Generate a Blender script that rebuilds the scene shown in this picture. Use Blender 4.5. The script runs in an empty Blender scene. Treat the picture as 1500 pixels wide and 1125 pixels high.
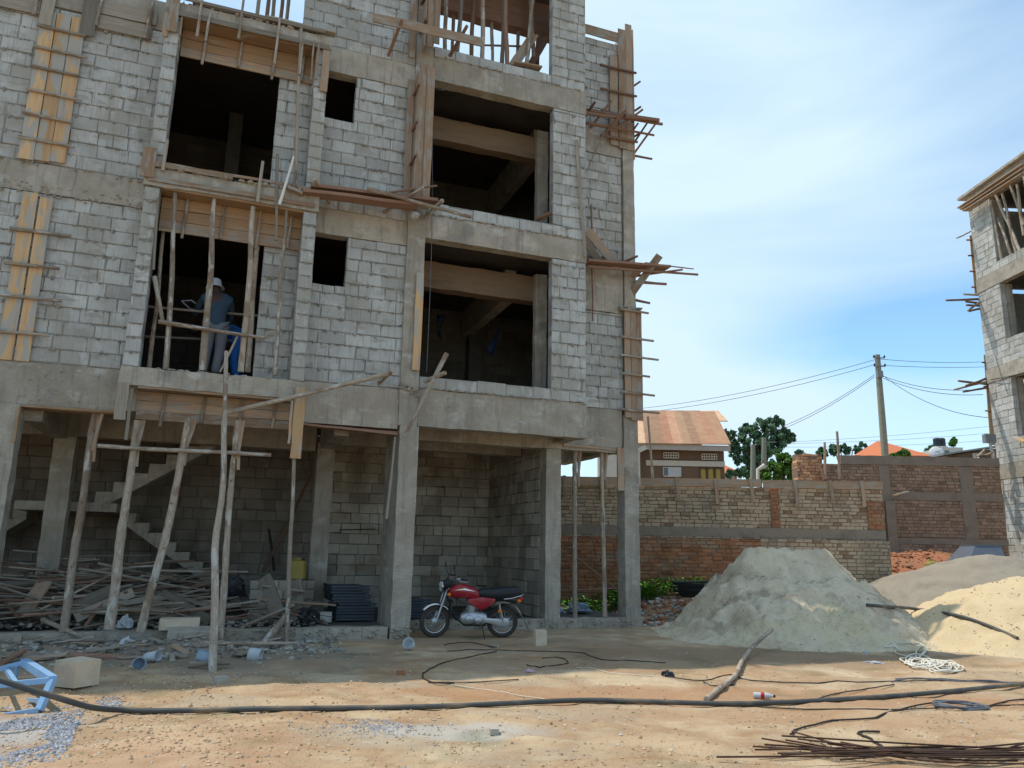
import bpy, math, random
from mathutils import Vector, Matrix, noise
R0 = random.Random(7)
S = bpy.context.scene
COL = S.collection
rad = math.radians
# ------------------------------------------------------------------ camera
FOC = 1127.0
_Z = Vector((100, 5262, -FOC)).normalized()
_f = Vector((0, 0, -1)); _Y = (_f - _f.dot(_Z) * _Z).normalized(); _X = _Y.cross(_Z)
RW = Matrix((_X, _Y, _Z))                       # camera vector -> world vector
CAM = Vector((0, 0, 1.6))
cd = bpy.data.cameras.new('camera'); cam = bpy.data.objects.new('camera', cd); COL.objects.link(cam)
cam.matrix_world = Matrix.Translation(CAM) @ RW.to_4x4()
cd.sensor_width = 36; cd.lens = 36 * FOC / 1500; cd.clip_end = 3000; cd.clip_start = .05
S.camera = cam
# ------------------------------------------------------------------ facade frame of the main building
FA = rad(20.3)
U = Vector((math.cos(FA), math.sin(FA), 0)); NI = Vector((-math.sin(FA), math.cos(FA), 0))
O = Vector((-1.8531, 14.4038, 0))
# ------------------------------------------------------------------ light
SUNV = (-4.9 * U + 4.4 * NI + Vector((0, 0, 15))).normalized()
EL = math.asin(SUNV.z); AZ = math.atan2(SUNV.x, SUNV.y)
sl = bpy.data.lights.new('sun', 'SUN'); sl.energy = 2.05; sl.angle = rad(.5); sl.color = (1, .93, .82)
so = bpy.data.objects.new('sun', sl); COL.objects.link(so); so.rotation_euler = SUNV.to_track_quat('Z', 'Y').to_euler()
so.location = (0, 0, 40)
W = bpy.data.worlds.new('World'); S.world = W; W.use_nodes = True
nt = W.node_tree; nt.nodes.clear()
def wn(t, **k):
    n = nt.nodes.new(t)
    for a, b in k.items(): setattr(n, a, b)
    return n
sky = wn('ShaderNodeTexSky', sky_type='NISHITA', sun_disc=False, sun_elevation=EL, sun_rotation=AZ, altitude=1200, air_density=1.0, dust_density=1.6, ozone_density=.5)
bg = wn('ShaderNodeBackground'); bg.inputs[1].default_value = .13
ou = wn('ShaderNodeOutputWorld'); tc = wn('ShaderNodeTexCoord')
mp = wn('ShaderNodeMapping'); mp.inputs['Scale'].default_value = (1.1, 1.1, 4.5); mp.inputs['Rotation'].default_value = (rad(8), rad(-10), rad(20))
n1 = wn('ShaderNodeTexNoise'); n1.inputs['Scale'].default_value = 1.5; n1.inputs['Detail'].default_value = 7; n1.inputs['Roughness'].default_value = .5; n1.inputs['Distortion'].default_value = .4
r1 = wn('ShaderNodeValToRGB'); r1.color_ramp.elements[0].position = .38; r1.color_ramp.elements[1].position = .66
r1.color_ramp.elements[0].color = (.25, .25, .25, 1); r1.color_ramp.elements[1].color = (.7, .7, .7, 1)
L = nt.links.new
L(tc.outputs['Generated'], mp.inputs[0]); L(mp.outputs[0], n1.inputs['Vector']); L(n1.outputs[0], r1.inputs[0])
def wblob(az, el, ra, re_, amt):                          # soft patch of thicker / thinner high cloud in one part of the sky
    d = Vector((math.sin(rad(az)) * math.cos(rad(el)), math.cos(rad(az)) * math.cos(rad(el)), math.sin(rad(el))))
    q = wn('ShaderNodeVectorMath', operation='SUBTRACT'); q.inputs[1].default_value = d; L(tc.outputs['Generated'], q.inputs[0])
    m_ = wn('ShaderNodeVectorMath', operation='MULTIPLY'); m_.inputs[1].default_value = (1 / ra, 1 / ra, 1 / re_); L(q.outputs[0], m_.inputs[0])
    l_ = wn('ShaderNodeVectorMath', operation='LENGTH'); L(m_.outputs[0], l_.inputs[0])
    g_ = wn('ShaderNodeMapRange', interpolation_type='SMOOTHERSTEP'); g_.inputs['From Min'].default_value = 1; g_.inputs['From Max'].default_value = 0; g_.inputs['To Max'].default_value = amt; L(l_.outputs['Value'], g_.inputs['Value']); return g_.outputs[0]
f_ = r1.outputs[0]
for args in ((14, 36, .6, .6, .5), (12, 12, .35, .2, .5), (31, 14.5, .45, .085, -.75), (36, 34, .3, .3, -.3)):
    ad = wn('ShaderNodeMath', operation='ADD'); L(f_, ad.inputs[0]); L(wblob(*args), ad.inputs[1]); f_ = ad.outputs[0]
cl = wn('ShaderNodeClamp'); L(f_, cl.inputs[0])
tn = wn('ShaderNodeMix', data_type='RGBA', blend_type='MULTIPLY'); tn.inputs['Factor'].default_value = 1; tn.inputs['B'].default_value = (.78, .98, 1.0, 1)   # humid tropical blue
mx = wn('ShaderNodeMix', data_type='RGBA'); mx.inputs['B'].default_value = (3.1, 3.95, 4.55, 1)
L(cl.outputs[0], mx.inputs['Factor']); L(sky.outputs[0], tn.inputs['A']); L(tn.outputs['Result'], mx.inputs['A']); L(mx.outputs['Result'], bg.inputs[0]); L(bg.outputs[0], ou.inputs[0])
S.view_settings.view_transform = 'Standard'; S.view_settings.look = 'None'; S.view_settings.exposure = .88; S.view_settings.gamma = 1
S.render.engine = 'CYCLES'
# ------------------------------------------------------------------ picture measurements -> points on real planes
def ray(px, py): return RW @ Vector((px - 750, 562.5 - py, -FOC))
def B(px, py, off=0):                                     # point on the plane `off` metres behind the facade
    d = ray(px, py); t = ((O - CAM).dot(NI) + off) / d.dot(NI); return CAM + d * t
def G(px, py, z=0):
    d = ray(px, py); return CAM + d * ((z - 1.6) / d.z)
def YP(px, py, y):
    d = ray(px, py); return CAM + d * (y / d.y)
def LW(u, y, z): return O + U * u + NI * y + Vector((0, 0, z))
# ------------------------------------------------------------------ node materials
MATS = {}
def mat(name, cols, scale=2.0, stretch=(1, 1, 1), fine=60, bump=.3, bd=.01, rough=.9, tint=.25, tcols=None, streak=None, metal=0, spots=None, detail=6, coat=0, lines=None):
    m = bpy.data.materials.new(name); m.use_nodes = True; t = m.node_tree; P = t.nodes['Principled BSDF']
    def nn(ty, **k):
        n = t.nodes.new(ty)
        for a, b in k.items(): setattr(n, a, b)
        return n
    l = t.links.new
    at = nn('ShaderNodeAttribute', attribute_name='gc'); ti = nn('ShaderNodeAttribute', attribute_name='tint')
    def noi(sc, st=(1, 1, 1), det=5, ro=.6):
        mpn = nn('ShaderNodeMapping'); mpn.inputs['Scale'].default_value = st; l(at.outputs['Vector'], mpn.inputs[0])
        n = nn('ShaderNodeTexNoise'); n.inputs['Scale'].default_value = sc; n.inputs['Detail'].default_value = det; n.inputs['Roughness'].default_value = ro
        l(mpn.outputs[0], n.inputs['Vector']); return n.outputs[0]
    def ramp(src, stops):
        r = nn('ShaderNodeValToRGB'); e = r.color_ramp.elements
        while len(e) < len(stops): e.new(.5)
        for x, (p, c) in zip(e, stops): x.position = p; x.color = (*c, 1) if len(c) == 3 else c
        l(src, r.inputs[0]); return r.outputs[0]
    def mix(f, a, b, bt='MIX'):
        x = nn('ShaderNodeMix', data_type='RGBA', blend_type=bt)
        for s, v in (('Factor', f), ('A', a), ('B', b)):
            if hasattr(v, 'default_value') or hasattr(v, 'is_linked'): l(v, x.inputs[s])
            else: x.inputs[s].default_value = v if not isinstance(v, tuple) else (*v, 1)
        return x.outputs['Result']
    k = len(cols)
    c = ramp(noi(scale, stretch, detail), [(.28 + .44 * i / max(1, k - 1), q) for i, q in enumerate(cols)])
    if tcols:
        kk = len(tcols)
        tr = nn('ShaderNodeValToRGB'); e = tr.color_ramp.elements; tr.color_ramp.interpolation = 'LINEAR'
        while len(e) < kk: e.new(.5)
        for i, (x, q) in enumerate(zip(e, tcols)): x.position = i / (kk - 1); x.color = (*q, 1)
        l(ti.outputs['Fac'], tr.inputs[0]); c = mix(.6, c, tr.outputs[0])
    if tint:
        v = nn('ShaderNodeMapRange'); v.inputs['To Min'].default_value = 1 - tint; v.inputs['To Max'].default_value = 1 + tint * .6
        l(ti.outputs['Fac'], v.inputs[0]); cc = nn('ShaderNodeCombineColor')
        for i in range(3): l(v.outputs[0], cc.inputs[i])
        c = mix(1.0, c, cc.outputs[0], 'MULTIPLY')
    if streak:
        for (col, sc, st, lo, hi, amt) in streak:
            f = ramp(noi(sc, st, 3), [(lo, (0, 0, 0)), (hi, (amt, amt, amt))]); c = mix(f, c, col)
    if spots:
        for (col, sc, lo, hi) in spots:
            f = ramp(noi(sc, (1, 1, 1), 8, .7), [(lo, (0, 0, 0)), (hi, (1, 1, 1))]); c = mix(f, c, col)
    l(c, P.inputs['Base Color'])
    P.inputs['Roughness'].default_value = rough; P.inputs['Metallic'].default_value = metal
    P.inputs['Specular IOR Level'].default_value = .25
    if coat: P.inputs['Coat Weight'].default_value = coat; P.inputs['Coat Roughness'].default_value = .15
    if bump:
        b1 = nn('ShaderNodeBump'); b1.inputs['Strength'].default_value = bump; b1.inputs['Distance'].default_value = bd
        l(noi(fine, stretch if stretch[0] < 1 else (1, 1, 1), 8, .65), b1.inputs['Height']); last = b1
        if lines:
            wv = nn('ShaderNodeTexWave', bands_direction=lines[0]); wv.inputs['Scale'].default_value = lines[1]; wv.inputs['Distortion'].default_value = lines[2]
            l(at.outputs['Vector'], wv.inputs[0]); b2 = nn('ShaderNodeBump'); b2.inputs['Strength'].default_value = lines[3]; b2.inputs['Distance'].default_value = bd
            l(wv.outputs[0], b2.inputs['Height']); l(b1.outputs[0], b2.inputs['Normal']); last = b2
        l(last.outputs[0], P.inputs['Normal'])
    MATS[name] = m; return m
def plain(name, col, rough=.5, metal=0, coat=0, bump=0, **k):
    return mat(name, [tuple(x * .82 for x in col), col], scale=6, rough=rough, metal=metal, coat=coat, bump=bump, tint=.0, **k)
mat('concrete', [(.265, .225, .18), (.435, .385, .315), (.33, .285, .23), (.535, .485, .41)], scale=1.1, fine=22, bump=.9, bd=.03, tint=.14,
    streak=[((.2, .18, .15), 3.2, (4, 4, .3), .53, .7, .6), ((.56, .54, .49), 2.2, (1, 1, 1.6), .58, .72, .6), ((.33, .28, .2), .9, (1, 1, 3), .52, .7, .6), ((.2, .19, .17), 1.6, (1, 1, 1), .6, .7, .6)],
    spots=[((.12, .11, .1), 30, .64, .7)])
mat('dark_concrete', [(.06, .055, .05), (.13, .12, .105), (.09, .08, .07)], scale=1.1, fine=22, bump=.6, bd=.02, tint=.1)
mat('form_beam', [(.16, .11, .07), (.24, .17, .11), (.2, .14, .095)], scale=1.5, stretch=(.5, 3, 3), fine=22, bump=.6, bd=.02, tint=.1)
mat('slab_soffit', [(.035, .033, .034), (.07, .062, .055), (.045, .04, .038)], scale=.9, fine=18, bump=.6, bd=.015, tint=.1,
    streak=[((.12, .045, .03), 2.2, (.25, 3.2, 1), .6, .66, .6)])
mat('block', [(.4, .39, .36), (.5, .495, .465), (.43, .415, .38), (.58, .575, .55)], scale=1.6, fine=38, bump=.9, bd=.018, tint=.24,
    streak=[((.36, .34, .295), .9, (1, 1, .6), .51, .6, .9), ((.33, .31, .265), 2.0, (1, 1, 2.2), .56, .64, .85), ((.26, .25, .225), 9, (5, 5, .2), .56, .62, .6), ((.5, .49, .46), 3.1, (1, 1, .5), .58, .64, .8)], spots=[((.22, .21, .195), 26, .65, .7)])
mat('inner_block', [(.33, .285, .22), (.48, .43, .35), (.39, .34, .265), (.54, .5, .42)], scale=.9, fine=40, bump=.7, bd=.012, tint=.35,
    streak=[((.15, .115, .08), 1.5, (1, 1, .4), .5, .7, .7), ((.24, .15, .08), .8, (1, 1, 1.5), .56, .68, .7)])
mat('shaded_block', [(.16, .135, .105), (.25, .215, .17), (.19, .16, .125), (.29, .255, .21)], scale=.9, fine=40, bump=.7, bd=.012, tint=.3, streak=[((.11, .085, .06), 1.5, (1, 1, .4), .5, .7, .7)])  # copy of inner_block, darkened in colour for the shade in the left bay
mat('shaded_room_block', [(.1, .09, .075), (.16, .145, .12), (.12, .105, .09)], scale=.9, fine=40, bump=.7, bd=.012, tint=.3)  # blockwork with the shade of the upper rooms put into its colour
mat('mortar', [(.17, .16, .14), (.32, .305, .27), (.23, .215, .19)], scale=6, fine=40, bump=1, bd=.03, tint=0, streak=[((.36, .34, .295), .9, (1, 1, .6), .51, .6, .9), ((.33, .31, .265), 2.0, (1, 1, 2.2), .56, .64, .85), ((.26, .25, .225), 9, (5, 5, .2), .56, .62, .6), ((.5, .49, .46), 3.1, (1, 1, .5), .58, .64, .8)])
mat('dark_mortar', [(.09, .08, .065), (.16, .145, .12)], scale=5, fine=50, bump=.6, bd=.02, tint=0)
mat('brick', [(.3, .19, .115), (.42, .3, .19), (.34, .22, .14)], scale=2, fine=50, bump=.8, bd=.01, tint=.35,
    tcols=[(.26, .125, .07), (.36, .26, .17), (.47, .38, .26), (.4, .33, .25), (.3, .2, .14)],
    streak=[((.2, .17, .14), .7, (1, 1, 1), .5, .68, .65)])
mat('red_brick', [(.24, .095, .045), (.36, .15, .07), (.28, .13, .08)], scale=1.5, fine=50, bump=.9, bd=.012, tint=.4,
    streak=[((.3, .24, .17), 1.2, (1, 1, 2), .53, .66, .6)])
mat('wall_concrete', [(.16, .125, .095), (.25, .2, .155), (.2, .16, .125)], scale=1.4, fine=26, bump=.8, bd=.02, tint=.1)
mat('brown_brick', [(.22, .14, .095), (.32, .215, .15), (.27, .175, .125)], scale=1.5, fine=50, bump=.9, bd=.012, tint=.4,
    streak=[((.28, .22, .18), 1.2, (1, 1, 2), .53, .66, .5)])
mat('earth_mortar', [(.16, .11, .08), (.24, .17, .12)], scale=5, fine=40, bump=.7, bd=.02, tint=0)
mat('pole_wood', [(.22, .165, .12), (.4, .33, .255), (.3, .235, .175), (.5, .44, .36)], scale=4, stretch=(.8, 5, 5), fine=16, bump=1, bd=.014, tint=.35,
    streak=[((.2, .13, .085), 1.6, (1, 2, 2), .54, .6, .7), ((.52, .5, .45), 2.6, (1.2, 4, 4), .56, .62, .75)], spots=[((.07, .05, .04), 13, .62, .68)])
mat('grey_wood', [(.2, .165, .125), (.32, .275, .22), (.25, .21, .16), (.38, .34, .28)], scale=3, stretch=(.4, 6, 6), fine=20, bump=.6, bd=.006, tint=.4)
mat('red_wood', [(.14, .075, .05), (.25, .145, .1), (.19, .115, .08)], scale=3, stretch=(.4, 6, 6), fine=20, bump=.6, bd=.006, tint=.35)
mat('new_wood', [(.42, .25, .12), (.56, .37, .2), (.48, .3, .16)], scale=2, stretch=(.35, 6, 6), fine=20, bump=.4, bd=.004, tint=.2,
    streak=[((.36, .35, .32), 2.4, (.6, 2.4, 2.4), .5, .55, .9), ((.36,.17,.07), 2, (.4, 6, 6), .55, .75, .5)])
mat('old_plank', [(.27, .17, .105), (.38, .26, .17), (.31, .21, .14), (.43, .33, .23)], scale=2.5, stretch=(.35, 6, 6), fine=20, bump=.5, bd=.005, tint=.3,
    streak=[((.3, .28, .245), 2.5, (1.2, 5, 5), .5, .6, .85), ((.2, .09, .045), 1.6, (.4, 4, 4), .56, .7, .6)])
mat('soffit_wood', [(.28, .165, .09), (.38, .24, .135), (.32, .19, .1)], scale=2, stretch=(.35, 6, 6), fine=20, bump=.4, bd=.004, tint=.25,
    streak=[((.36, .31, .24), 2.5, (.8, 5, 5), .57, .7, .6)])
mat('rebar', [(.05, .035, .03), (.11, .06, .04), (.07, .05, .045)], scale=8, fine=60, bump=.6, bd=.003, rough=.7, tint=.2, metal=.5)
plain('pipe_black', (.075, .078, .075), .6, bump=.4, streak=[((.27, .2, .13), 1.4, (1, 1, 1), .48, .66, .75)])
plain('cable_grey', (.14, .15, .17), .5)
plain('cable_dark', (.045, .038, .032), .7)
plain('rope_white', (.72, .68, .58), .9)
plain('steel_blue', (.27, .46, .7), .4, coat=.15, bump=.1)
plain('plastic_black', (.02, .022, .026), .35)
plain('plastic_white', (.5, .52, .54), .6)
plain('plastic_blue', (.3, .37, .46), .5)
plain('yellow_plastic', (.36, .27, .07), .5)
plain('tarp_blue', (.02, .04, .11), .45)
plain('tyre', (.06, .052, .045), .9, bump=.2)
plain('chrome', (.6, .6, .6), .22, 1)
plain('engine_metal', (.5, .51, .53), .38, .6, bump=.15)
mat('paint_red', [(.26, .01, .02), (.36, .015, .03)], scale=5, rough=.4, coat=.3, bump=.05, tint=0, streak=[((.3, .2, .14), 5, (1, 1, 1), .5, .75, .5)])
plain('seat_black', (.025, .027, .03), .42)
plain('orange_lens', (.8, .2, .02), .3)
plain('red_lens', (.5, .02, .02), .3)
plain('lamp_glass', (.65, .68, .7), .08, .3)
plain('mud_flap', (.3, .26, .21), .8)
plain('skin', (.09, .05, .035), .6)
plain('shirt_blue', (.045, .075, .11), .9, bump=.3)
plain('trousers_grey', (.16, .17, .19), .95, bump=.3)
plain('overall_blue', (.03, .17, .55), .85, bump=.3)
plain('hat_white', (.55, .58, .64), .9)
plain('shoe', (.05, .045, .04), .8)
mat('rusty_iron', [(.25, .09, .045), (.5, .3, .17), (.3, .12, .06), (.62, .46, .3)], scale=1.6, stretch=(1, 1, 1), fine=12, bump=.1, rough=.6, tint=.45,
    tcols=[(.3, .11, .06), (.55, .36, .2), (.36, .15, .08), (.58, .43, .28)])
plain('plaster_brown', (.17, .11, .075), .9)
plain('plaster_cream', (.55, .52, .46), .9)
plain('fascia_grey', (.42, .38, .34), .9)
plain('frame_yellow', (.36, .27, .06), .6)
plain('window_glass', (.12, .15, .17), .1)
plain('curtain', (.5, .52, .55), .9)
plain('roof_tile', (.55, .17, .07), .8, bump=.4)
plain('zinc', (.25, .26, .27), .5, .3)
plain('tank_black', (.03, .035, .045), .5)
plain('pole_grey', (.27, .26, .2), .9)
mat('bark', [(.1, .07, .05), (.17, .13, .09)], scale=6, fine=30, bump=.6, tint=0)
def leafmat(name, a, b, c):
    m = mat(name, [a, b], scale=.6, bump=0, rough=.55, tint=.5, tcols=[a, b, c])
    return m
leafmat('leaf_dark', (.045, .11, .06), (.09, .18, .09), (.15, .26, .12))
leafmat('leaf_bright', (.05, .12, .015), (.1, .22, .03), (.17, .3, .05))
leafmat('leaf_weed', (.05, .16, .01), (.1, .26, .02), (.16, .36, .04))
# ------------------------------------------------------------------ mesh builder
class MB:
    def __init__(s): s.v = []; s.f = []; s.g = []; s.t = []; s.m = []; s.sm = []
    def add(s, vs, fs, gc=None, tint=.5, mi=0, smooth=False):
        b = len(s.v); s.v += [tuple(p) for p in vs]; s.g += [tuple(p) for p in (gc if gc is not None else vs)]
        s.f += [tuple(b + i for i in f) for f in fs]; n = len(fs)
        s.t += ([tint] * n if not isinstance(tint, list) else tint); s.m += [mi] * n; s.sm += [smooth] * n
    def box(s, a, b, tint=.5, mi=0, gc=None):
        x0, y0, z0 = a; x1, y1, z1 = b
        vs = [(x0, y0, z0), (x1, y0, z0), (x1, y1, z0), (x0, y1, z0), (x0, y0, z1), (x1, y0, z1), (x1, y1, z1), (x0, y1, z1)]
        s.add(vs, [(3, 2, 1, 0), (4, 5, 6, 7), (0, 1, 5, 4), (1, 2, 6, 5), (2, 3, 7, 6), (3, 0, 4, 7)], gc, tint, mi)
    def rbox(s, a, b, seg=.14, amp=.012, tint=.5, mi=0, sd=0):          # rough cast box with uneven faces and edges
        a = Vector(a); b = Vector(b); d = b - a
        ns = [max(1, min(90, int(round(d[i] / seg)))) for i in range(3)]
        def q(p):
            n = noise.noise_vector(Vector(p) * 3.1 + Vector((sd, 0, 0))) * amp + noise.noise_vector(Vector(p) * 9.7) * amp * .5
            return (p[0] + n[0], p[1] + n[1], p[2] + n[2])
        for ax in range(3):
            i, j = [(1, 2), (2, 0), (0, 1)][ax]
            for side in (0, 1):
                vs = []; gs = []
                for ii in range(ns[i] + 1):
                    for jj in range(ns[j] + 1):
                        p = [0, 0, 0]; p[ax] = (a, b)[side][ax]; p[i] = a[i] + d[i] * ii / ns[i]; p[j] = a[j] + d[j] * jj / ns[j]
                        vs.append(q(p)); gs.append(tuple(p))
                fs = []
                for ii in range(ns[i]):
                    for jj in range(ns[j]):
                        k = ii * (ns[j] + 1) + jj; w = (k, k + ns[j] + 1, k + ns[j] + 2, k + 1)
                        fs.append(w if side else w[::-1])
                s.add(vs, fs, gs, tint, mi)
    def bar(s, p0, p1, w, h, up=None, tint=None, mi=0, warp=.004, n=3):    # sawn timber between two points
        p0 = Vector(p0); p1 = Vector(p1); d = (p1 - p0); Ln = d.length; d.normalize()
        up = Vector(up) if up is not None else Vector((0, 0, 1))
        if abs(d.dot(up)) > .97: up = Vector((0, 1, 0))
        sd_ = d.cross(up).normalized(); u2 = sd_.cross(d).normalized(); o = R0.uniform(0, 50); tint = R0.random() if tint is None else tint
        vs = []; gs = []
        for i in range(n + 1):
            t = i / n; c = p0 + d * Ln * t + u2 * R0.uniform(-warp, warp) + sd_ * R0.uniform(-warp, warp); e = 1 + R0.uniform(-.04, .04)
            for (x, y) in ((-1, -1), (1, -1), (1, 1), (-1, 1)):
                vs.append(c + sd_ * x * w / 2 * e + u2 * y * h / 2); gs.append((Ln * t + o, x * w / 2, y * h / 2 + o))
        fs = [(3, 2, 1, 0), tuple(4 * n + k for k in (0, 1, 2, 3))]
        for i in range(n):
            for k in range(4): a = 4 * i; fs.append((a + k, a + (k + 1) % 4, a + 4 + (k + 1) % 4, a + 4 + k))
        s.add(vs, fs, gs, tint, mi)
    def tube(s, pts, rs, n=8, tint=None, mi=0, cap=True, smooth=True, knots=0):
        pts = [Vector(p) for p in pts]; k = len(pts)
        if not isinstance(rs, (list, tuple)): rs = [rs] * k
        o = R0.uniform(0, 50); tint = R0.random() if tint is None else tint
        vs = []; gs = []; ln = 0; ref = None
        for i, p in enumerate(pts):
            d = (pts[min(i + 1, k - 1)] - pts[max(i - 1, 0)]).normalized()
            if ref is None: ref = Vector((0, 0, 1)) if abs(d.z) < .9 else Vector((1, 0, 0))
            a = d.cross(ref).normalized(); b = a.cross(d).normalized(); ref = b
            if i: ln += (p - pts[i - 1]).length
            for j in range(n):
                an = 2 * math.pi * j / n; r = rs[i] * (1 + (R0.uniform(-knots, knots) if knots else 0))
                vs.append(p + a * math.cos(an) * r + b * math.sin(an) * r); gs.append((ln + o, math.cos(an) * .05, math.sin(an) * .05 + o))
        fs = []
        for i in range(k - 1):
            for j in range(n): fs.append((i * n + j, i * n + (j + 1) % n, (i + 1) * n + (j + 1) % n, (i + 1) * n + j))
        s.add(vs, fs, gs, tint, mi, smooth)
        if cap:
            s.add([vs[j] for j in range(n)], [tuple(range(n))[::-1]], None, tint, mi)
            s.add([vs[(k - 1) * n + j] for j in range(n)], [tuple(range(n))], None, min(1, tint + .3), mi)
    def stick(s, p0, p1, r0, r1=None, crook=.02, n=8, seg=.3, tint=None, mi=0, knots=.07):  # a crooked round pole
        p0 = Vector(p0); p1 = Vector(p1); r1 = r0 * .75 if r1 is None else r1; d = p1 - p0; Ln = d.length; k = max(3, int(Ln / seg))
        q = Vector((R0.uniform(-9, 9), R0.uniform(-9, 9), R0.uniform(-9, 9))); pts = []; rs = []
        for i in range(k + 1):
            t = i / k; e = math.sin(math.pi * t) * .7 + .3; nv = noise.noise_vector(q + Vector((t * Ln * .9, 0, 0)))
            pts.append(p0 + d * t + nv * crook * 1.1 * e * (Ln / 3 + .3)); rs.append((r0 + (r1 - r0) * t) * (1 + .1 * noise.noise(q * 3 + Vector((t * Ln * 3, 0, 0)))))
        s.tube(pts, rs, n, tint, mi, knots=knots)
    def lathe(s, prof, c=(0, 0, 0), n=20, axis=Vector((0, 0, 1)), tint=.5, mi=0, smooth=True, wob=0):
        c = Vector(c); axis = Vector(axis).normalized(); ref = Vector((1, 0, 0)) if abs(axis.x) < .9 else Vector((0, 1, 0))
        a = axis.cross(ref).normalized(); b = axis.cross(a); vs = []
        for (r, h) in prof:
            for j in range(n):
                an = 2 * math.pi * j / n; rr = r * (1 + (R0.uniform(-wob, wob) if wob else 0)); vs.append(c + a * math.cos(an) * rr + b * math.sin(an) * rr + axis * h)
        fs = []
        for i in range(len(prof) - 1):
            for j in range(n): fs.append((i * n + j, i * n + (j + 1) % n, (i + 1) * n + (j + 1) % n, (i + 1) * n + j))
        s.add(vs, fs, None, tint, mi, smooth)
    def rock(s, c, r, flat=.6, tint=None, mi=0, rr=None):
        rr = rr or R0
        ph = (1 + 5 ** .5) / 2
        base = [(-1, ph, 0), (1, ph, 0), (-1, -ph, 0), (1, -ph, 0), (0, -1, ph), (0, 1, ph), (0, -1, -ph), (0, 1, -ph), (ph, 0, -1), (ph, 0, 1), (-ph, 0, -1), (-ph, 0, 1)]
        F = [(0, 11, 5), (0, 5, 1), (0, 1, 7), (0, 7, 10), (0, 10, 11), (1, 5, 9), (5, 11, 4), (11, 10, 2), (10, 7, 6), (7, 1, 8), (3, 9, 4), (3, 4, 2), (3, 2, 6), (3, 6, 8), (3, 8, 9), (4, 9, 5), (2, 4, 11), (6, 2, 10), (8, 6, 7), (9, 8, 1)]
        an = rr.uniform(0, 6.3); ca, sa = math.cos(an), math.sin(an); st = rr.uniform(.7, 1.4); vs = []
        for x, y, z in base:
            k = r / 1.9 * rr.uniform(.7, 1.2); x, y, z = x * k * st, y * k, z * k * flat; vs.append((c[0] + x * ca - y * sa, c[1] + x * sa + y * ca, c[2] + z))
        s.add(vs, F, None, rr.random() if tint is None else tint, mi)
    def oct(s, c, r, rr, tint, mi=0):
        vs = [(c[0] + x * r * rr.uniform(.6, 1.3), c[1] + y * r * rr.uniform(.6, 1.3), c[2] + z * r * rr.uniform(.4, .9)) for x, y, z in ((1, .2, 0), (-.2, 1, 0), (-1, -.2, 0), (.2, -1, 0), (.1, .1, 1), (0, 0, -1))]
        s.add(vs, [(0, 1, 4), (1, 2, 4), (2, 3, 4), (3, 0, 4), (1, 0, 5), (2, 1, 5), (3, 2, 5), (0, 3, 5)], None, tint, mi)
    def build(s, name, mats, parent=None, origin=None, xf=None):
        me = bpy.data.meshes.new(name); vv = s.v
        if xf is not None: vv = [tuple(xf @ Vector(p)) for p in vv]
        if origin is not None:
            ox, oy, oz = origin; vv = [(x - ox, y - oy, z - oz) for x, y, z in vv]
        me.from_pydata(vv, [], s.f)
        for m in (mats if isinstance(mats, (list, tuple)) else [mats]): me.materials.append(MATS[m])
        me.polygons.foreach_set('material_index', s.m); me.polygons.foreach_set('use_smooth', s.sm)
        a = me.attributes.new('tint', 'FLOAT', 'FACE'); a.data.foreach_set('value', s.t)
        g = me.attributes.new('gc', 'FLOAT_VECTOR', 'POINT'); g.data.foreach_set('vector', [c for p in s.g for c in p])
        me.update(); o = bpy.data.objects.new(name, me); COL.objects.link(o)
        if parent is not None: o.parent = parent
        if origin is not None: o.location = origin
        return o
def tag(o, label, cat, group=None, kind=None):
    if label: o['label'] = label
    if cat: o['category'] = cat
    if group: o['group'] = group
    if kind: o['kind'] = kind
    return o
def empty(name, loc, rz=0):
    o = bpy.data.objects.new(name, None); o.empty_display_size = .2; COL.objects.link(o); o.location = loc; o.rotation_euler = (0, 0, rz); return o
def subrect(rects, h):
    out = []
    for (a0, a1, z0, z1) in rects:
        b0, b1, y0, y1 = h
        if b1 <= a0 or b0 >= a1 or y1 <= z0 or y0 >= z1: out.append((a0, a1, z0, z1)); continue
        if a0 < b0: out.append((a0, b0, z0, z1))
        if a1 > b1: out.append((b1, a1, z0, z1))
        m0, m1 = max(a0, b0), min(a1, b1)
        if z0 < y0: out.append((m0, m1, z0, y0))
        if z1 > y1: out.append((m0, m1, y1, z1))
    return out
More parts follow.
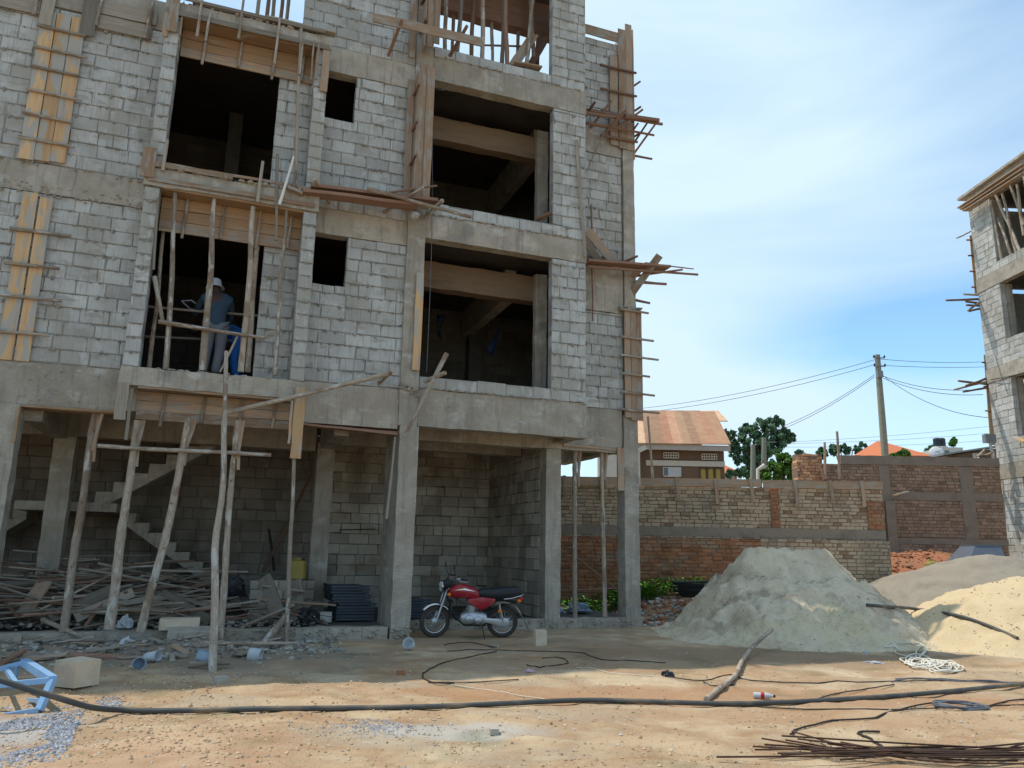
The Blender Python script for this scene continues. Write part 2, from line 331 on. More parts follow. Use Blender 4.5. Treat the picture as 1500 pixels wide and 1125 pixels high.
def blocks(mb, o, d, Ln, z0, z1, holes=(), T=.2, bl=.48, bh=.245, gap=.012, jit=.008, seed=1, rag=0, mi=0, mm=1, recess=.016, z00=None, cham=.009):
    """wall of laid blocks: o start (x,y) of the front plane, d direction; the front faces d rotated -90 deg"""
    rr = random.Random(seed); d = Vector((d[0], d[1])).normalized(); nx, ny = d.y, -d.x
    def P(a, dep, z): return (o[0] + d.x * a - nx * dep, o[1] + d.y * a - ny * dep, z)
    back = [(0, Ln, z0, z1 - (.02 if rag else 0))]
    for h in holes: back = subrect(back, (h[0] - .008, h[1] + .008, h[2] - .008, h[3] + .008))
    for (a0, a1, c0, c1) in back:
        vs = [P(a0, recess, c0), P(a1, recess, c0), P(a1, T, c0), P(a0, T, c0), P(a0, recess, c1), P(a1, recess, c1), P(a1, T, c1), P(a0, T, c1)]
        mb.add(vs, [(3, 2, 1, 0), (4, 5, 6, 7), (0, 1, 5, 4), (1, 2, 6, 5), (2, 3, 7, 6), (3, 0, 4, 7)], None, .5, mm)
    zb = z0 if z00 is None else z00; k = 0; z = zb
    while z < z1 - .02:
        a = -bl * (.5 if k % 2 else .08) - rr.uniform(0, .06)
        while a < Ln:
            w = bl * rr.uniform(.93, 1.06)
            if rr.random() < .1: w *= .5
            r = [(max(0, a + gap / 2), min(Ln, a + w - gap / 2), max(z0, z + gap / 2), min(z1, z + bh - gap / 2))]
            a += w
            if r[0][1] - r[0][0] < .03 or r[0][3] - r[0][2] < .03: continue
            for h in holes: r = subrect(r, h)
            t = min(1, max(0, rr.gauss(.5, .22)))
            for (a0, a1, c0, c1) in r:
                if a1 - a0 < .03 or c1 - c0 < .03: continue
                dj = rr.uniform(-jit, jit); tl = rr.uniform(-jit, jit) * .8
                if rag and c1 > z1 - bh * .6: c1 += rr.uniform(-rag, rag * .3)
                q = lambda: rr.uniform(-jit, jit) * .9
                c = [(a0 + q(), c0 + q()), (a1 + q(), c0 + q()), (a1 + q(), c1 + q()), (a0 + q(), c1 + q())]
                if rr.random() < .16: qi = rr.randrange(4); c[qi] = (c[qi][0] + (.03 if qi in (0, 3) else -.03) * rr.random(), c[qi][1] + (.03 if qi in (0, 1) else -.03) * rr.random())
                ca, cz = (a0 + a1) / 2, (c0 + c1) / 2
                vs = [P(x, cham + dj, y) for x, y in c] + [P(x + (cham if x < ca else -cham), dj + tl * (x - ca), y + (cham if y < cz else -cham)) for x, y in c] + [P(x, T - .012, y) for x, y in c]
                fs = [(4, 5, 6, 7)] + [(i, (i + 1) % 4, 4 + (i + 1) % 4, 4 + i) for i in range(4)] + [(8 + i, 8 + (i + 1) % 4, (i + 1) % 4, i) for i in range(4)]
                mb.add(vs, fs, None, t, mi)
        k += 1; z += bh
def sstep(a, b, x):
    t = min(1, max(0, (x - a) / (b - a))); return t * t * (3 - 2 * t)
def gz(x, y):
    p = Vector((x, y, 0)) - O; ul = p.dot(U); yl = p.dot(NI)
    r = max(sstep(5.2, 7.5, yl), sstep(17.2, 20.6, y) * sstep(5.6, 7.2, ul)) * .62
    r += sstep(19.5, 27, y) * sstep(9.3, 12, x) * .75
    r += .55 * math.exp(-((x - 13.2) ** 2 / 5 + (y - 24.6) ** 2 / 1.6)) + .35 * math.exp(-((x - 11.0) ** 2 / 1.2 + (y - 23.8) ** 2 / 1.5))
    if y > 21.25 and x < 10.25: r = max(r, 3.0 * sstep(21.25, 21.6, y) * sstep(10.25, 10.0, x) if x > 10 else 3.0 * sstep(21.25, 21.6, y))
    if y > 26.2: r = max(r, 3.0 * sstep(26.2, 26.8, y) * sstep(17.3, 16.5, x) if x > 16.5 else 3.0 * sstep(26.2, 26.8, y))
    if y > 34: r = max(r, 3.0)
    n = noise.noise(Vector((x * .7, y * .7, 0))) * .045 + noise.noise(Vector((x * 2.3, y * 2.3, 5))) * .022 + noise.noise(Vector((x * 6, y * 6, 9))) * .015
    n *= 1 - .4 * sstep(7, 4, y)
    # ruts left by wheels across the open ground
    for (a_, b_, c_, w_) in ((.10, 10.35, 0, .16), (.12, 9.5, 1, .13), (-.22, 9.2, 2, .14), (-.25, 7.4, 3, .15), (.3, 11.2, 4, .12)):
        q = y - (b_ + a_ * x + .35 * math.sin(x * .45 + c_)); n += (-.03 * math.exp(-(q / w_) ** 2) + .018 * math.exp(-((abs(q) - w_ * 1.7) / (w_ * .6)) ** 2)) * (.6 + .8 * noise.noise(Vector((x * .8, c_ * 7, 1)))) * (1 if y < 13.5 else 0)
    n += .014 * max(0, noise.noise(Vector((x * 4.3, y * 4.3, 21)))) * (1 if y < 17 else 0)
    # rough bank of dirt in front of the plinth of the left bay
    bk = sstep(-2.6, -3.4, ul) * sstep(-1.9, -.3, yl) * sstep(1.0, .2, yl)
    n += bk * (.13 + .09 * noise.noise(Vector((x * 3.1, y * 3.1, 2))) + .05 * noise.noise(Vector((x * 9, y * 9, 2))))
    if -.5 < yl < 5.3 and ul < 5.6: n *= .3
    return r + n * .9
def GP(px, py, dz=0):                                    # ground point under a picture position
    p = G(px, py, 0)
    for _ in range(4): p = G(px, py, gz(p.x, p.y))
    return Vector((p.x, p.y, gz(p.x, p.y) + dz))
# ------------------------------------------------------------------ main building (local frame: x along facade, y into it)
BLD = empty('unfinished_building', O, FA)
tag(BLD, 'unfinished grey concrete block building, three storeys in view, filling the left of the photo', 'building')
UL = -13.5                                                 # left end, outside the frame
def cpart(name, boxes, m='concrete', seg=.16, amp=.012, parent=BLD):
    mb = MB()
    for i, (a, b) in enumerate(boxes): mb.rbox(a, b, seg, amp, R0.random(), 0, i * 3.3)
    return mb.build(name, m, parent)
# slabs: top surfaces 0.22, 4.45, 8.05, 11.7, 14.9
cpart('plinth', [((UL, -.02, -.4), (-.3, .28, .2)), ((.14, 1.08, -.4), (5.5, 1.35, .2))], amp=.02)
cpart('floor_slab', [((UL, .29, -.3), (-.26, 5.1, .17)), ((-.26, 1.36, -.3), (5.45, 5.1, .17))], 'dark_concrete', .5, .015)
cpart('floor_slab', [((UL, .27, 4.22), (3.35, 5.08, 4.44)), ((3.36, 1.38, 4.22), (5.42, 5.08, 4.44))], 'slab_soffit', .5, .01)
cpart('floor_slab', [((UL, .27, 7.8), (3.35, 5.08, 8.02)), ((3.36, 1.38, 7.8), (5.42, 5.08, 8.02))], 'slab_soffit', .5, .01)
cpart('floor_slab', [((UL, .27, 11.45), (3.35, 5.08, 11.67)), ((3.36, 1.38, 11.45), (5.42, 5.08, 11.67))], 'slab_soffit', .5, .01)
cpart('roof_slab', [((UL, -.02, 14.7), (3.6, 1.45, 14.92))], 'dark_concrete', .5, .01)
# front beams
cpart('beam', [((UL, .0, 3.72), (-5.0, .26, 4.42)), ((-5.0, .02, 3.74), (-2.1, .26, 4.42)), ((-2.1, .0, 3.76), (-.3, .26, 4.52))])
cpart('beam', [((.07, -.02, 3.84), (3.62, .24, 4.56)), ((3.38, .25, 3.86), (3.6, 1.1, 4.5))], amp=.016)
cpart('beam', [((UL, .0, 7.36), (-4.99, .26, 7.88))], amp=.018)
cpart('beam', [((-2.09, .01, 7.42), (-.3, .26, 7.92))])
cpart('beam', [((.07, -.02, 7.64), (3.62, .24, 8.14))], amp=.014)
cpart('beam', [((UL, .0, 10.9), (-4.99, .26, 11.5))])
cpart('beam', [((-2.09, .01, 10.86), (-.3, .26, 11.4))])
cpart('beam', [((.07, -.02, 11.17), (3.62, .24, 11.72))], amp=.014)
# set-back beams of the second plane and the right end wall
cpart('beam', [((.14, 1.12, 3.74), (5.06, 1.4, 4.26))], amp=.014)
cpart('beam', [((3.62, 1.11, 3.86), (5.06, 1.39, 4.72)), ((5.1, 1.45, 3.86), (5.42, 5.0, 4.3))], amp=.016)
cpart('beam', [((.1, 1.12, 7.02), (3.4, 1.4, 7.6))], 'form_beam', amp=.02)
cpart('beam', [((.1, 1.12, 10.5), (3.4, 1.4, 11.05))], 'form_beam', amp=.02)
cpart('beam', [((3.62, 1.1, 7.0), (5.12, 1.38, 8.3))], amp=.02)
cpart('beam', [((3.62, 1.1, 10.98), (5.12, 1.38, 11.45))])
cpart('beam', [((.1, 1.12, 13.85), (3.5, 1.4, 14.68))], 'red_wood', amp=.02)
cpart('beam', [((3.2, 1.45, 3.72), (3.42, 4.85, 4.22))], 'concrete')
cpart('beam', [((UL, 2.55, 3.56), (-1.5, 2.85, 4.21)), ((-1.08, 2.55, 3.72), (3.18, 2.85, 4.21))], 'concrete')
cpart('beam', [((-6.42, .28, 3.5), (-6.15, 2.54, 4.2))], 'concrete'); cpart('beam', [((-1.42, .28, 3.6), (-1.15, 2.54, 4.2))], 'concrete')
cpart('beam', [((2.95, 1.42, 10.7), (3.2, 4.9, 11.44))], 'concrete'); cpart('beam', [((2.3, 1.42, 7.1), (2.55, 4.9, 7.79))], 'concrete')
# columns
def column(u0, u1, y0, y1, z0, z1, m='concrete'): return cpart('column', [((u0, y0, z0), (u1, y1, z1))], m, .13, .013)
column(-.26, .1, -.06, 1.15, -.3, 3.82); column(-.3, .06, -.05, .3, 3.825, 14.8)
column(-6.78, -6.42, -.03, .33, -.3, 3.715)
column(3.2, 3.55, 1.09, 1.42, -.3, 3.73); column(5.08, 5.44, 1.07, 1.42, -.3, 4.6); column(5.14, 5.44, 1.06, 1.42, 4.605, 14.35)
column(-6.35, -5.98, 2.5, 2.86, .17, 3.55); column(-1.46, -1.1, 2.5, 2.86, .17, 3.72)
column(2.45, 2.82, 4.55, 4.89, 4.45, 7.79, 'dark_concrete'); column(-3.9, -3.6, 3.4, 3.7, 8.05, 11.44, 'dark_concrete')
column(2.85, 3.12, .95, 1.1, 4.75, 7.62); column(2.85, 3.12, .95, 1.1, 8.4, 11.15)
# block walls of the facade
def wall(name, *a, mats=('block', 'mortar'), **k):
    mb = MB(); blocks(mb, *a, **k); return mb.build(name, mats, BLD)
wall('block_wall', (UL, .02), (1, 0), -4.98 - UL, 4.425, 7.35, z00=4.44, bh=.243, seed=3)
wall('block_wall', (UL, .02), (1, 0), -4.98 - UL, 7.885, 10.89, z00=7.9, bh=.249, seed=5)
wall('block_wall', (-2.95, .03), (1, 0), .86, 4.44, 7.4, seed=6, bl=.42); wall('block_wall', (-2.95, .03), (1, 0), .86, 8.05, 10.9, seed=7, bl=.42)
wall('block_wall', (-2.08, .02), (1, 0), 1.79, 4.53, 7.41, holes=[(-.02, .64, 1.0 + 5.4, 7.41)], seed=8)
wall('block_wall', (-2.08, .02), (1, 0), 1.79, 7.93, 10.85, holes=[(-.02, .6, 9.84, 10.85)], seed=9)
wall('block_wall', (-2.6, .02), (1, 0), 2.3, 11.41, 14.6, seed=10)
wall('block_wall', (.08, -.01), (1, 0), 2.75, 4.57, 4.83, seed=11, rag=.05, bl=.6, bh=.25, jit=.012)
wall('block_wall', (.08, -.01), (1, 0), 2.75, 8.15, 8.43, seed=12, rag=.03, bl=.52, bh=.27, jit=.012)
wall('block_wall', (.08, -.01), (1, 0), 2.7, 11.73, 11.99, seed=13, rag=.02, bl=.52, bh=.25, jit=.008)
wall('block_wall', (2.83, -.015), (1, 0), .78, 4.57, 7.63, seed=14, bl=.44); wall('block_wall', (2.83, -.015), (1, 0), .78, 8.15, 11.16, seed=15, bl=.44)
wall('block_wall', (2.79, -.015), (1, 0), .82, 11.73, 15.2, seed=16, bl=.44)
wall('block_wall', (3.6, 1.12), (1, 0), 1.52, 4.73, 6.99, seed=17); wall('block_wall', (3.6, 1.12), (1, 0), 1.52, 8.31, 10.97, seed=18)
wall('block_wall', (3.6, 1.12), (1, 0), 1.52, 11.46, 14.1, seed=19)
# return walls of bay two and right end wall
for (a, b, q) in ((4.57, 7.63, 21), (8.15, 11.16, 22), (11.73, 14.3, 23)): wall('block_wall', (3.59, .24), (0, 1), .86, a, b, seed=q, T=.18)
for (a, b, q) in ((4.75, 7.78, 24), (8.05, 11.44, 25)): wall('block_wall', (5.43, 1.43), (0, 1), 3.6, a, b, seed=q, T=.18)
# inner walls
IN2 = dict(mats=('shaded_room_block', 'dark_mortar'))
IN = dict(mats=('inner_block', 'dark_mortar'))
wall('back_wall', (UL, 4.9), (1, 0), 12.3, .17, 4.2, seed=31, T=.18, bl=.46, mats=('shaded_block', 'dark_mortar'))
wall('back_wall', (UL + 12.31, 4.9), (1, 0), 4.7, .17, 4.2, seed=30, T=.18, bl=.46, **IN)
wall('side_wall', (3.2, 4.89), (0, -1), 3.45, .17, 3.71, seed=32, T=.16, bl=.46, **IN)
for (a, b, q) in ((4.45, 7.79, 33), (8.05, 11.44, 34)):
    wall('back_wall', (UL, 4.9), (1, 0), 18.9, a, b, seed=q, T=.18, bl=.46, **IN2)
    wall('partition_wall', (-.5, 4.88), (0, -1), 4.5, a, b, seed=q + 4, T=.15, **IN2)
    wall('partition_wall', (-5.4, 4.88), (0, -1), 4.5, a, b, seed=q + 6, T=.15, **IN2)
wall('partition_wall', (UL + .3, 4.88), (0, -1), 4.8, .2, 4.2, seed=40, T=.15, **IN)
# projecting surrounds round the left bay openings
def surround(z0, zs, zt, fin0, fin1, q):
    r = empty('window_surround', (0, 0, 0)); r.parent = BLD
    mb = MB(); mb.rbox((-5.02, -.42, z0), (-2.06, .0, z0 + zs), .12, .018); mb.build('shelf', 'concrete', r)
    for (a, b, e) in ((-4.99, -4.76, 1), (-2.33, -2.09, 2)):
        mb = MB(); blocks(mb, (a, -.4), (1, 0), b - a, fin0, fin1, T=.41, bl=.6, seed=q + e, jit=.009); mb.build('fin', ('block', 'mortar'), r)
    return r
surround(4.1, .31, 0, 4.42, 7.62, 50)
surround(7.64, .32, 0, 7.98, 10.98, 55)
r = surround(11.02, .26, 0, 11.4, 11.41, 58)
for o in list(r.children):
    if o.name.startswith('fin'): bpy.data.objects.remove(o)
# stairs in the ground floor of the left bay
st = MB()
def flight(u0, z0, u1, z1, n, y0, y1):
    for i in range(n):
        a = u0 + (u1 - u0) * i / n; b = u0 + (u1 - u0) * (i + 1) / n; z = z0 + (z1 - z0) * (i + 1) / n
        st.rbox((min(a, b), y0, z - (z1 - z0) / n - .02), (max(a, b), y1, z), .2, .008)
    d = (z1 - z0) / (u1 - u0); t = .2
    vs = []
    for y in (y0 + .01, y1 - .01):
        vs += [(u0, y, z0 - t), (u1, y, z1 - t), (u1, y, z1 - .03), (u0, y, z0 - .03)]
    st.add(vs, [(0, 1, 2, 3), (7, 6, 5, 4), (0, 4, 5, 1), (3, 2, 6, 7)], None, .5)
flight(-5.6, 2.35, -3.2, 3.95, 8, 3.0, 3.85); flight(-5.2, 2.2, -2.4, .25, 10, 3.9, 4.85); flight(-6.9, 2.2, -8.6, .9, 7, 3.9, 4.85)
st.rbox((-6.95, 3.0, 2.16), (-5.2, 4.87, 2.33), .2, .008)
st.build('staircase', 'concrete', BLD)
# ------------------------------------------------------------------ formwork (boards still nailed on)
def panel(name, label, planks, battens, mp='new_wood', mb_='pole_wood', cat='formwork', group=None, origin=None):
    """planks: (p0,p1,w,t,up); battens: (p0,p1,r) in building coordinates"""
    o = LW(*origin) if origin else LW(*planks[0][0]); e = empty(name, o, FA)
    ol = Vector(origin if origin else planks[0][0])
    for (p0, p1, w, t, up) in planks:
        mb = MB(); mb.bar(Vector(p0) - ol, Vector(p1) - ol, w, t, up, n=5, warp=.005); mb.build('plank', mp if isinstance(mp, str) else mp[min(len(mp) - 1, planks.index((p0, p1, w, t, up)))], e)
    for (p0, p1, r_) in battens:
        mb = MB(); mb.stick(Vector(p0) - ol, Vector(p1) - ol, r_, r_ * .85, .012, 6); mb.build('batten', mb_, e)
    return tag(e, label, cat, group)
FO = (0, 1, 0)                                           # plank lies flat on the facade: thickness along y
def zz(px, py, off=0): p = B(px, py, off) - O; return (round(p.dot(U), 3), round(p.z, 3))
def upright(u, z0, z1, y, w=.2): return ((u, y, z0), (u, y, z1), w, .028, FO)
def level(u0, u1, z, y, w=.2): return ((u0, y, z), (u1, y, z), w, .028, FO)
panel('column_formwork', 'tall yellow plank column formwork with six dark battens, upper left of the facade', [upright(-6.9 + .235 * i, 7.9 + .02 * i, 10.75, -.03, .225) for i in range(3)],
      [((-7.05, -.07, z), (-6.2 - .08 * (i % 2), -.08, z - .02), .028) for i, z in enumerate((8.27, 8.72, 9.17, 9.62, 10.0, 10.42))], group='column formwork on the main building')
panel('column_formwork', 'pale two plank column formwork with four long battens, lower left of the facade', [upright(-6.74, 4.42, 7.32, -.03, .22), upright(-6.5, 4.42, 7.26, -.035, .2)],
      [((-6.95, -.08, z), (-6.15 + .1 * (i % 2), -.09, z + .01), .032) for i, z in enumerate((4.87, 5.47, 6.02, 6.62))], group='column formwork on the main building')
panel('edge_formwork', 'weathered horizontal beam shuttering boards at the top left corner of the facade', [level(-8.9, -7.05, 10.78, -.03, .26), level(-8.9, -7.03, 11.05, -.035, .25), level(-6.2, -5.25, 10.78, -.03, .27), level(-6.22, -5.2, 11.08, -.03, .27), upright(-6.93, 10.45, 11.5, -.07, .2), upright(-6.28, 10.42, 11.5, -.07, .24)],
      [((-5.32, -.08, 10.6), (-5.3, -.09, 11.4), .045), ((-6.15, -.08, 10.65), (-6.1, -.08, 11.5), .03), ((-7.12, -.07, 10.6), (-7.1, -.08, 11.45), .035)], mp='grey_wood')
# formwork behind the surround of the upper and lower opening
def bayform(z0, label, zb, side=True, mp='old_plank'):
    pl = []; h = (zb - z0) / 3
    for i in range(3): pl.append(level(-4.74, -2.1, z0 + h * (i + .5), -.02 - .004 * i, h - .006))
    if side: pl += [((-4.72, -.38, zb + .02), (-2.12, -.36, zb + .0), .03, .05, None), ((-4.72, -.2, zb + .025), (-2.12, -.2, zb + .02), .36, .03, (0, 0, 1))]
    return panel('beam_formwork', label, pl, [((u, -.06, z0 - .1 + .1 * (k % 2)), (u + .03, -.07, zb), .028) for k, u in enumerate((-4.35, -3.72, -3.1, -2.55, -2.2))], mp=mp, group='shuttering of the left bay')
bayform(10.45, 'orange beam shuttering with dark hanging battens over the upper left opening', 11.0, mp=('old_plank', 'soffit_wood'))
bayform(6.98, 'orange beam shuttering over the opening where the workers stand', 7.62, mp=('old_plank', 'soffit_wood'))
bayform(3.6, 'grey stained beam shuttering under the lowest left bay shelf', 4.08)
panel('corner_formwork', 'short brown board box on top of the left fin, upper left bay', [upright(-4.98, 10.5, 11.3, -.45, .1), upright(-4.88, 10.62, 11.35, -.47, .16), ((-4.74, -.42, 10.6), (-4.74, -.4, 11.3), .05, .03, (1, 0, 0))], [], mp='old_plank')
panel('corner_formwork', 'long thin board on top of the right fin, upper left bay', [upright(-2.15, 10.1, 10.98, -.43, .14), upright(-2.3, 10.3, 11.1, -.46, .04), upright(-2.4, 10.25, 11.12, -.47, .03)], [], mp='old_plank')
panel('corner_formwork', 'pale upright board beside the left end of the lowest shelf', [upright(-4.93, 3.52, 4.12, -.44, .17), upright(-4.8, 3.2, 4.05, -.42, .05)], [], mp='grey_wood')
panel('corner_formwork', 'pale upright plank hanging at the right end of the lowest shelf', [upright(-2.14, 3.05, 4.3, -.46, .18), upright(-2.27, 3.3, 4.05, -.44, .04)], [], mp='new_wood')
panel('edge_formwork', 'rough edge boards round the shelf under the upper left opening', [level(-4.95, -2.15, 7.74, -.45, .08), level(-5.0, -3.6, 8.02, -.46, .1), level(-4.0, -2.2, 8.06, -.44, .05), upright(-4.98, 7.75, 8.3, -.47, .22)], [((-4.74, -.48, 7.9), (-4.73, -.47, 8.5), .035), ((-3.15, -.49, 7.6), (-3.12, -.5, 8.4), .035), ((-2.55, -.47, 7.95), (-2.53, -.47, 8.35), .03)], mp='old_plank', mb_='grey_wood')
panel('edge_formwork', 'rough edge boards round the shelf above the upper left opening', [level(-5.02, -2.1, 11.04, -.45, .1), level(-4.9, -2.2, 11.34, -.47, .06), ((-4.6, -.3, 11.33), (-2.3, -.25, 11.36), .25, .03, (0, 0, 1)), ((-3.3, -.42, 11.38), (-2.0, -.38, 11.41), .16, .03, (0, 0, 1))],
      [((u, -.5, a), (u + .02, -.48, b), .028) for (u, a, b) in ((-4.45, 10.6, 11.6), (-3.75, 10.75, 11.6), (-3.08, 10.4, 11.4), (-2.62, 10.3, 11.0), (-4.3, 10.55, 11.2))], mp='grey_wood')
panel('soffit_formwork', 'reddish soffit boards under the beam at the right of the left bay', [((-2.05, -.03, 3.72), (-.3, -.03, 3.66), .05, .04, None), ((-2.05, .12, 3.72), (-.3, .12, 3.69), .25, .03, (0, 0, 1))], [], mp='red_wood')
panel('soffit_formwork', 'soffit boards under the beam at the far left of the ground floor', [((-6.42, -.03, 3.7), (-5.0, -.03, 3.7), .04, .04, None), ((-6.4, .13, 3.69), (-5.0, .13, 3.68), .26, .03, (0, 0, 1)), ((-6.42, -.06, 3.1), (-6.42, -.04, 3.68), .06, .03, (1, 0, 0))], [], mp='soffit_wood')
panel('soffit_formwork', 'board edge under the slab of the side passage', [((3.6, 1.1, 3.84), (5.1, 1.1, 3.8), .05, .05, None), ((3.6, 1.3, 3.84), (5.1, 1.3, 3.82), .26, .03, (0, 0, 1)), ((4.98, 1.05, 2.9), (4.98, 1.05, 3.85), .16, .03, FO)], [], mp='old_plank')
# column between the bays
panel('column_formwork', 'red brown plank casing on the middle column at second floor height', [upright(-.38, 8.1, 11.0, -.09, .13), upright(-.2, 8.3, 11.25, -.32, .14), upright(-.04, 8.1, 11.2, -.34, .16), ((-.28, -.2, 8.2), (-.28, -.2, 11.1), .26, .03, (1, 0, 0))],
      [((-.33, -.62, z), (-.33, -.05, z + .06), .032) for z in (8.35, 9.05, 9.8, 10.6)], mp='old_plank', mb_='red_wood', group='column formwork on the main building')
panel('column_formwork', 'plank casing with battens round the middle column at the top of the photo', [upright(-.42, 11.5, 14.6, -.1, .14), upright(-.1, 11.7, 14.6, -.3, .12), upright(.04, 11.8, 14.6, -.32, .12), ((-.2, -.2, 11.7), (-.2, -.2, 14.6), .24, .03, (1, 0, 0))],
      [((-.25, -.6, z), (-.25, -.03, z + .06), .034) for z in (12.1, 12.8, 13.5)], mp='old_plank', mb_='red_wood', group='column formwork on the main building')
panel('column_formwork', 'single narrow pale board on the middle column at first floor height', [upright(-.02, 4.9, 6.86, -.09, .15)], [], mp='new_wood', group='column formwork on the main building')
panel('column_formwork', 'brown plank formwork with seven sticks on the right corner column, first floor', [upright(5.17, 4.55, 7.1, 1.02, .16), upright(5.32, 4.5, 7.12, 1.01, .13), upright(5.47, 4.5, 7.1, 1.02, .16)],
      [((4.95, .97, z), (5.95 - .12 * (k % 3), .96, z - .02), .03) for k, z in enumerate((4.72, 5.12, 5.55, 5.98, 6.42, 7.08))], mp='old_plank', group='column formwork on the main building')
panel('column_formwork', 'tall brown plank formwork at the top right corner of the main building', [upright(4.9, 11.25, 13.7, 1.05, .22), upright(5.13, 11.2, 14.5, 1.03, .2), upright(5.33, 11.2, 14.7, 1.04, .18), ((5.46, 1.2, 11.0), (5.46, 1.2, 14.6), .3, .03, (1, 0, 0))],
      [((4.5, .98, z), (5.5, .97, z + .02), .035) for z in (11.4, 12.05, 12.65, 13.3)] + [((5.5, 1.4, z), (5.6, .95, z), .03) for z in (11.7, 12.4, 13.1)], mp='old_plank', mb_='red_wood', group='column formwork on the main building')
panel('edge_formwork', 'board along the roof edge beside the top right corner', [level(3.62, 5.2, 14.25, 1.05, .26), upright(3.95, 13.6, 14.6, 1.0, .16), upright(3.93, 13.5, 13.95, .98, .16)], [], mp='old_plank')

# hardened mortar spilled along ledges, sills and joints
mb = MB(); rr = random.Random(88)
def crust(p0, p1, n, r0, r1, sy=.05, sz=.02):
    for _ in range(n):
        t = rr.random(); p = Vector(p0) * (1 - t) + Vector(p1) * t; mb.rock((p.x, p.y + rr.uniform(-sy, sy), p.z + rr.uniform(-sz, sz)), rr.uniform(r0, r1), .55, rr=rr)
crust((-4.95, -.3, 4.42), (-2.1, -.3, 4.42), 70, .02, .05, .12); crust((-4.95, -.3, 7.99), (-2.1, -.3, 7.99), 150, .03, .085, .13); crust((-4.95, -.28, 11.3), (-2.1, -.28, 11.31), 110, .03, .08, .14)
crust((-.3, -.05, 4.6), (.08, -.05, 4.45), 40, .02, .06, .03, .06); crust((-.3, -.04, 8.1), (.08, -.04, 8.05), 30, .02, .05, .02, .06); crust((.1, -.03, 4.58), (3.6, -.03, 4.57), 110, .012, .035, .01, .02); crust((.1, -.03, 8.15), (3.6, -.03, 8.15), 110, .012, .035, .01, .02); crust((.1, -.03, 11.73), (3.6, -.03, 11.73), 80, .012, .03, .01, .02)
crust((-8, .0, 7.4), (-5, .0, 7.4), 120, .012, .04, .01, .12); crust((-8, .0, 7.86), (-5, .0, 7.86), 60, .012, .035, .01, .03); crust((3.65, 1.1, 8.3), (5.1, 1.1, 8.25), 50, .015, .04, .01, .08); crust((-6.5, -.02, 4.0), (-5, -.02, 4.0), 30, .01, .02, .01, .3)
crust((5.0, 1.06, 7.12), (5.5, 1.06, 7.14), 26, .04, .08, .05, .05); crust((-.25, -.08, .1), (.1, -.08, .1), 40, .02, .045, .02, .12); crust((-3, -.04, .15), (-.3, -.04, .1), 120, .012, .035, .01, .08); crust((.2, 1.06, .1), (5.4, 1.06, .1), 140, .012, .035, .01, .07)
mb.build('mortar_crust', 'concrete', BLD)

mb = MB(); rr = random.Random(89)
for (u0, u1, z0_, z1_, y_, zz0, hh, n_) in ((-8.2, -5.0, 4.45, 7.3, .0, 4.44, .243, 420), (-8.2, -5.0, 7.9, 10.85, .0, 7.9, .249, 420), (-2.92, -2.36, 4.5, 6.95, .01, 4.44, .245, 90), (-2.92, -2.36, 8.1, 10.4, .01, 8.05, .245, 90), (-2.05, -.32, 4.55, 6.38, .0, 4.53, .245, 200), (-1.4, -.32, 6.4, 7.4, .0, 4.53, .245, 70),
    (-2.05, -.32, 7.95, 9.8, .0, 7.93, .245, 200), (-1.4, -.32, 9.84, 10.8, .0, 7.93, .245, 60), (-2.5, -.4, 11.45, 13.2, .0, 11.41, .245, 160), (2.85, 3.58, 4.6, 7.6, -.03, 4.57, .245, 170), (2.85, 3.58, 8.2, 11.1, -.03, 8.15, .245, 170), (2.85, 3.58, 11.8, 14.5, -.03, 11.73, .245, 150),
    (3.65, 5.05, 4.75, 6.95, 1.1, 4.73, .245, 150), (3.65, 5.05, 8.35, 10.9, 1.1, 8.31, .245, 170), (3.65, 5.05, 11.5, 14, 1.1, 11.46, .245, 150), (-4.97, -4.78, 4.5, 7.5, -.41, 4.42, .245, 70), (-2.32, -2.1, 4.5, 7.5, -.41, 4.42, .245, 70), (-4.97, -4.78, 8, 10.8, -.41, 7.98, .245, 60), (-2.32, -2.1, 8, 10.8, -.41, 7.98, .245, 60)):
    for _ in range(int(n_ * 1.3)):
        u = rr.uniform(u0, u1); z = zz0 + hh * round((rr.uniform(z0_, z1_) - zz0) / hh)
        if not z0_ <= z <= z1_: continue
        r_ = .008 + .026 * rr.random() ** 2.5; mb.rock((u, y_ + .006, z - rr.uniform(0, .02)), r_, .5 if rr.random() < .7 else 1.5, rr=rr)
mb.build('squeezed_mortar', 'mortar', BLD)
# ------------------------------------------------------------------ loose poles, props and scaffold timber
def pole(name, label, p0, p1, r0, r1=None, crook=.025, m='pole_wood', cat='pole', group=None, n=8, seg=.25):
    mb = MB(); mb.stick(p0, p1, r0, r1, crook, n, seg); return tag(mb.build(name, m, None, tuple(p0)), label, cat, group)
def board(name, label, p0, p1, w, t, up=None, m='old_plank', cat='plank', group=None, warp=.008):
    mb = MB(); mb.bar(p0, p1, w, t, up, n=5, warp=warp); return tag(mb.build(name, m, None, tuple(p0)), label, cat, group)
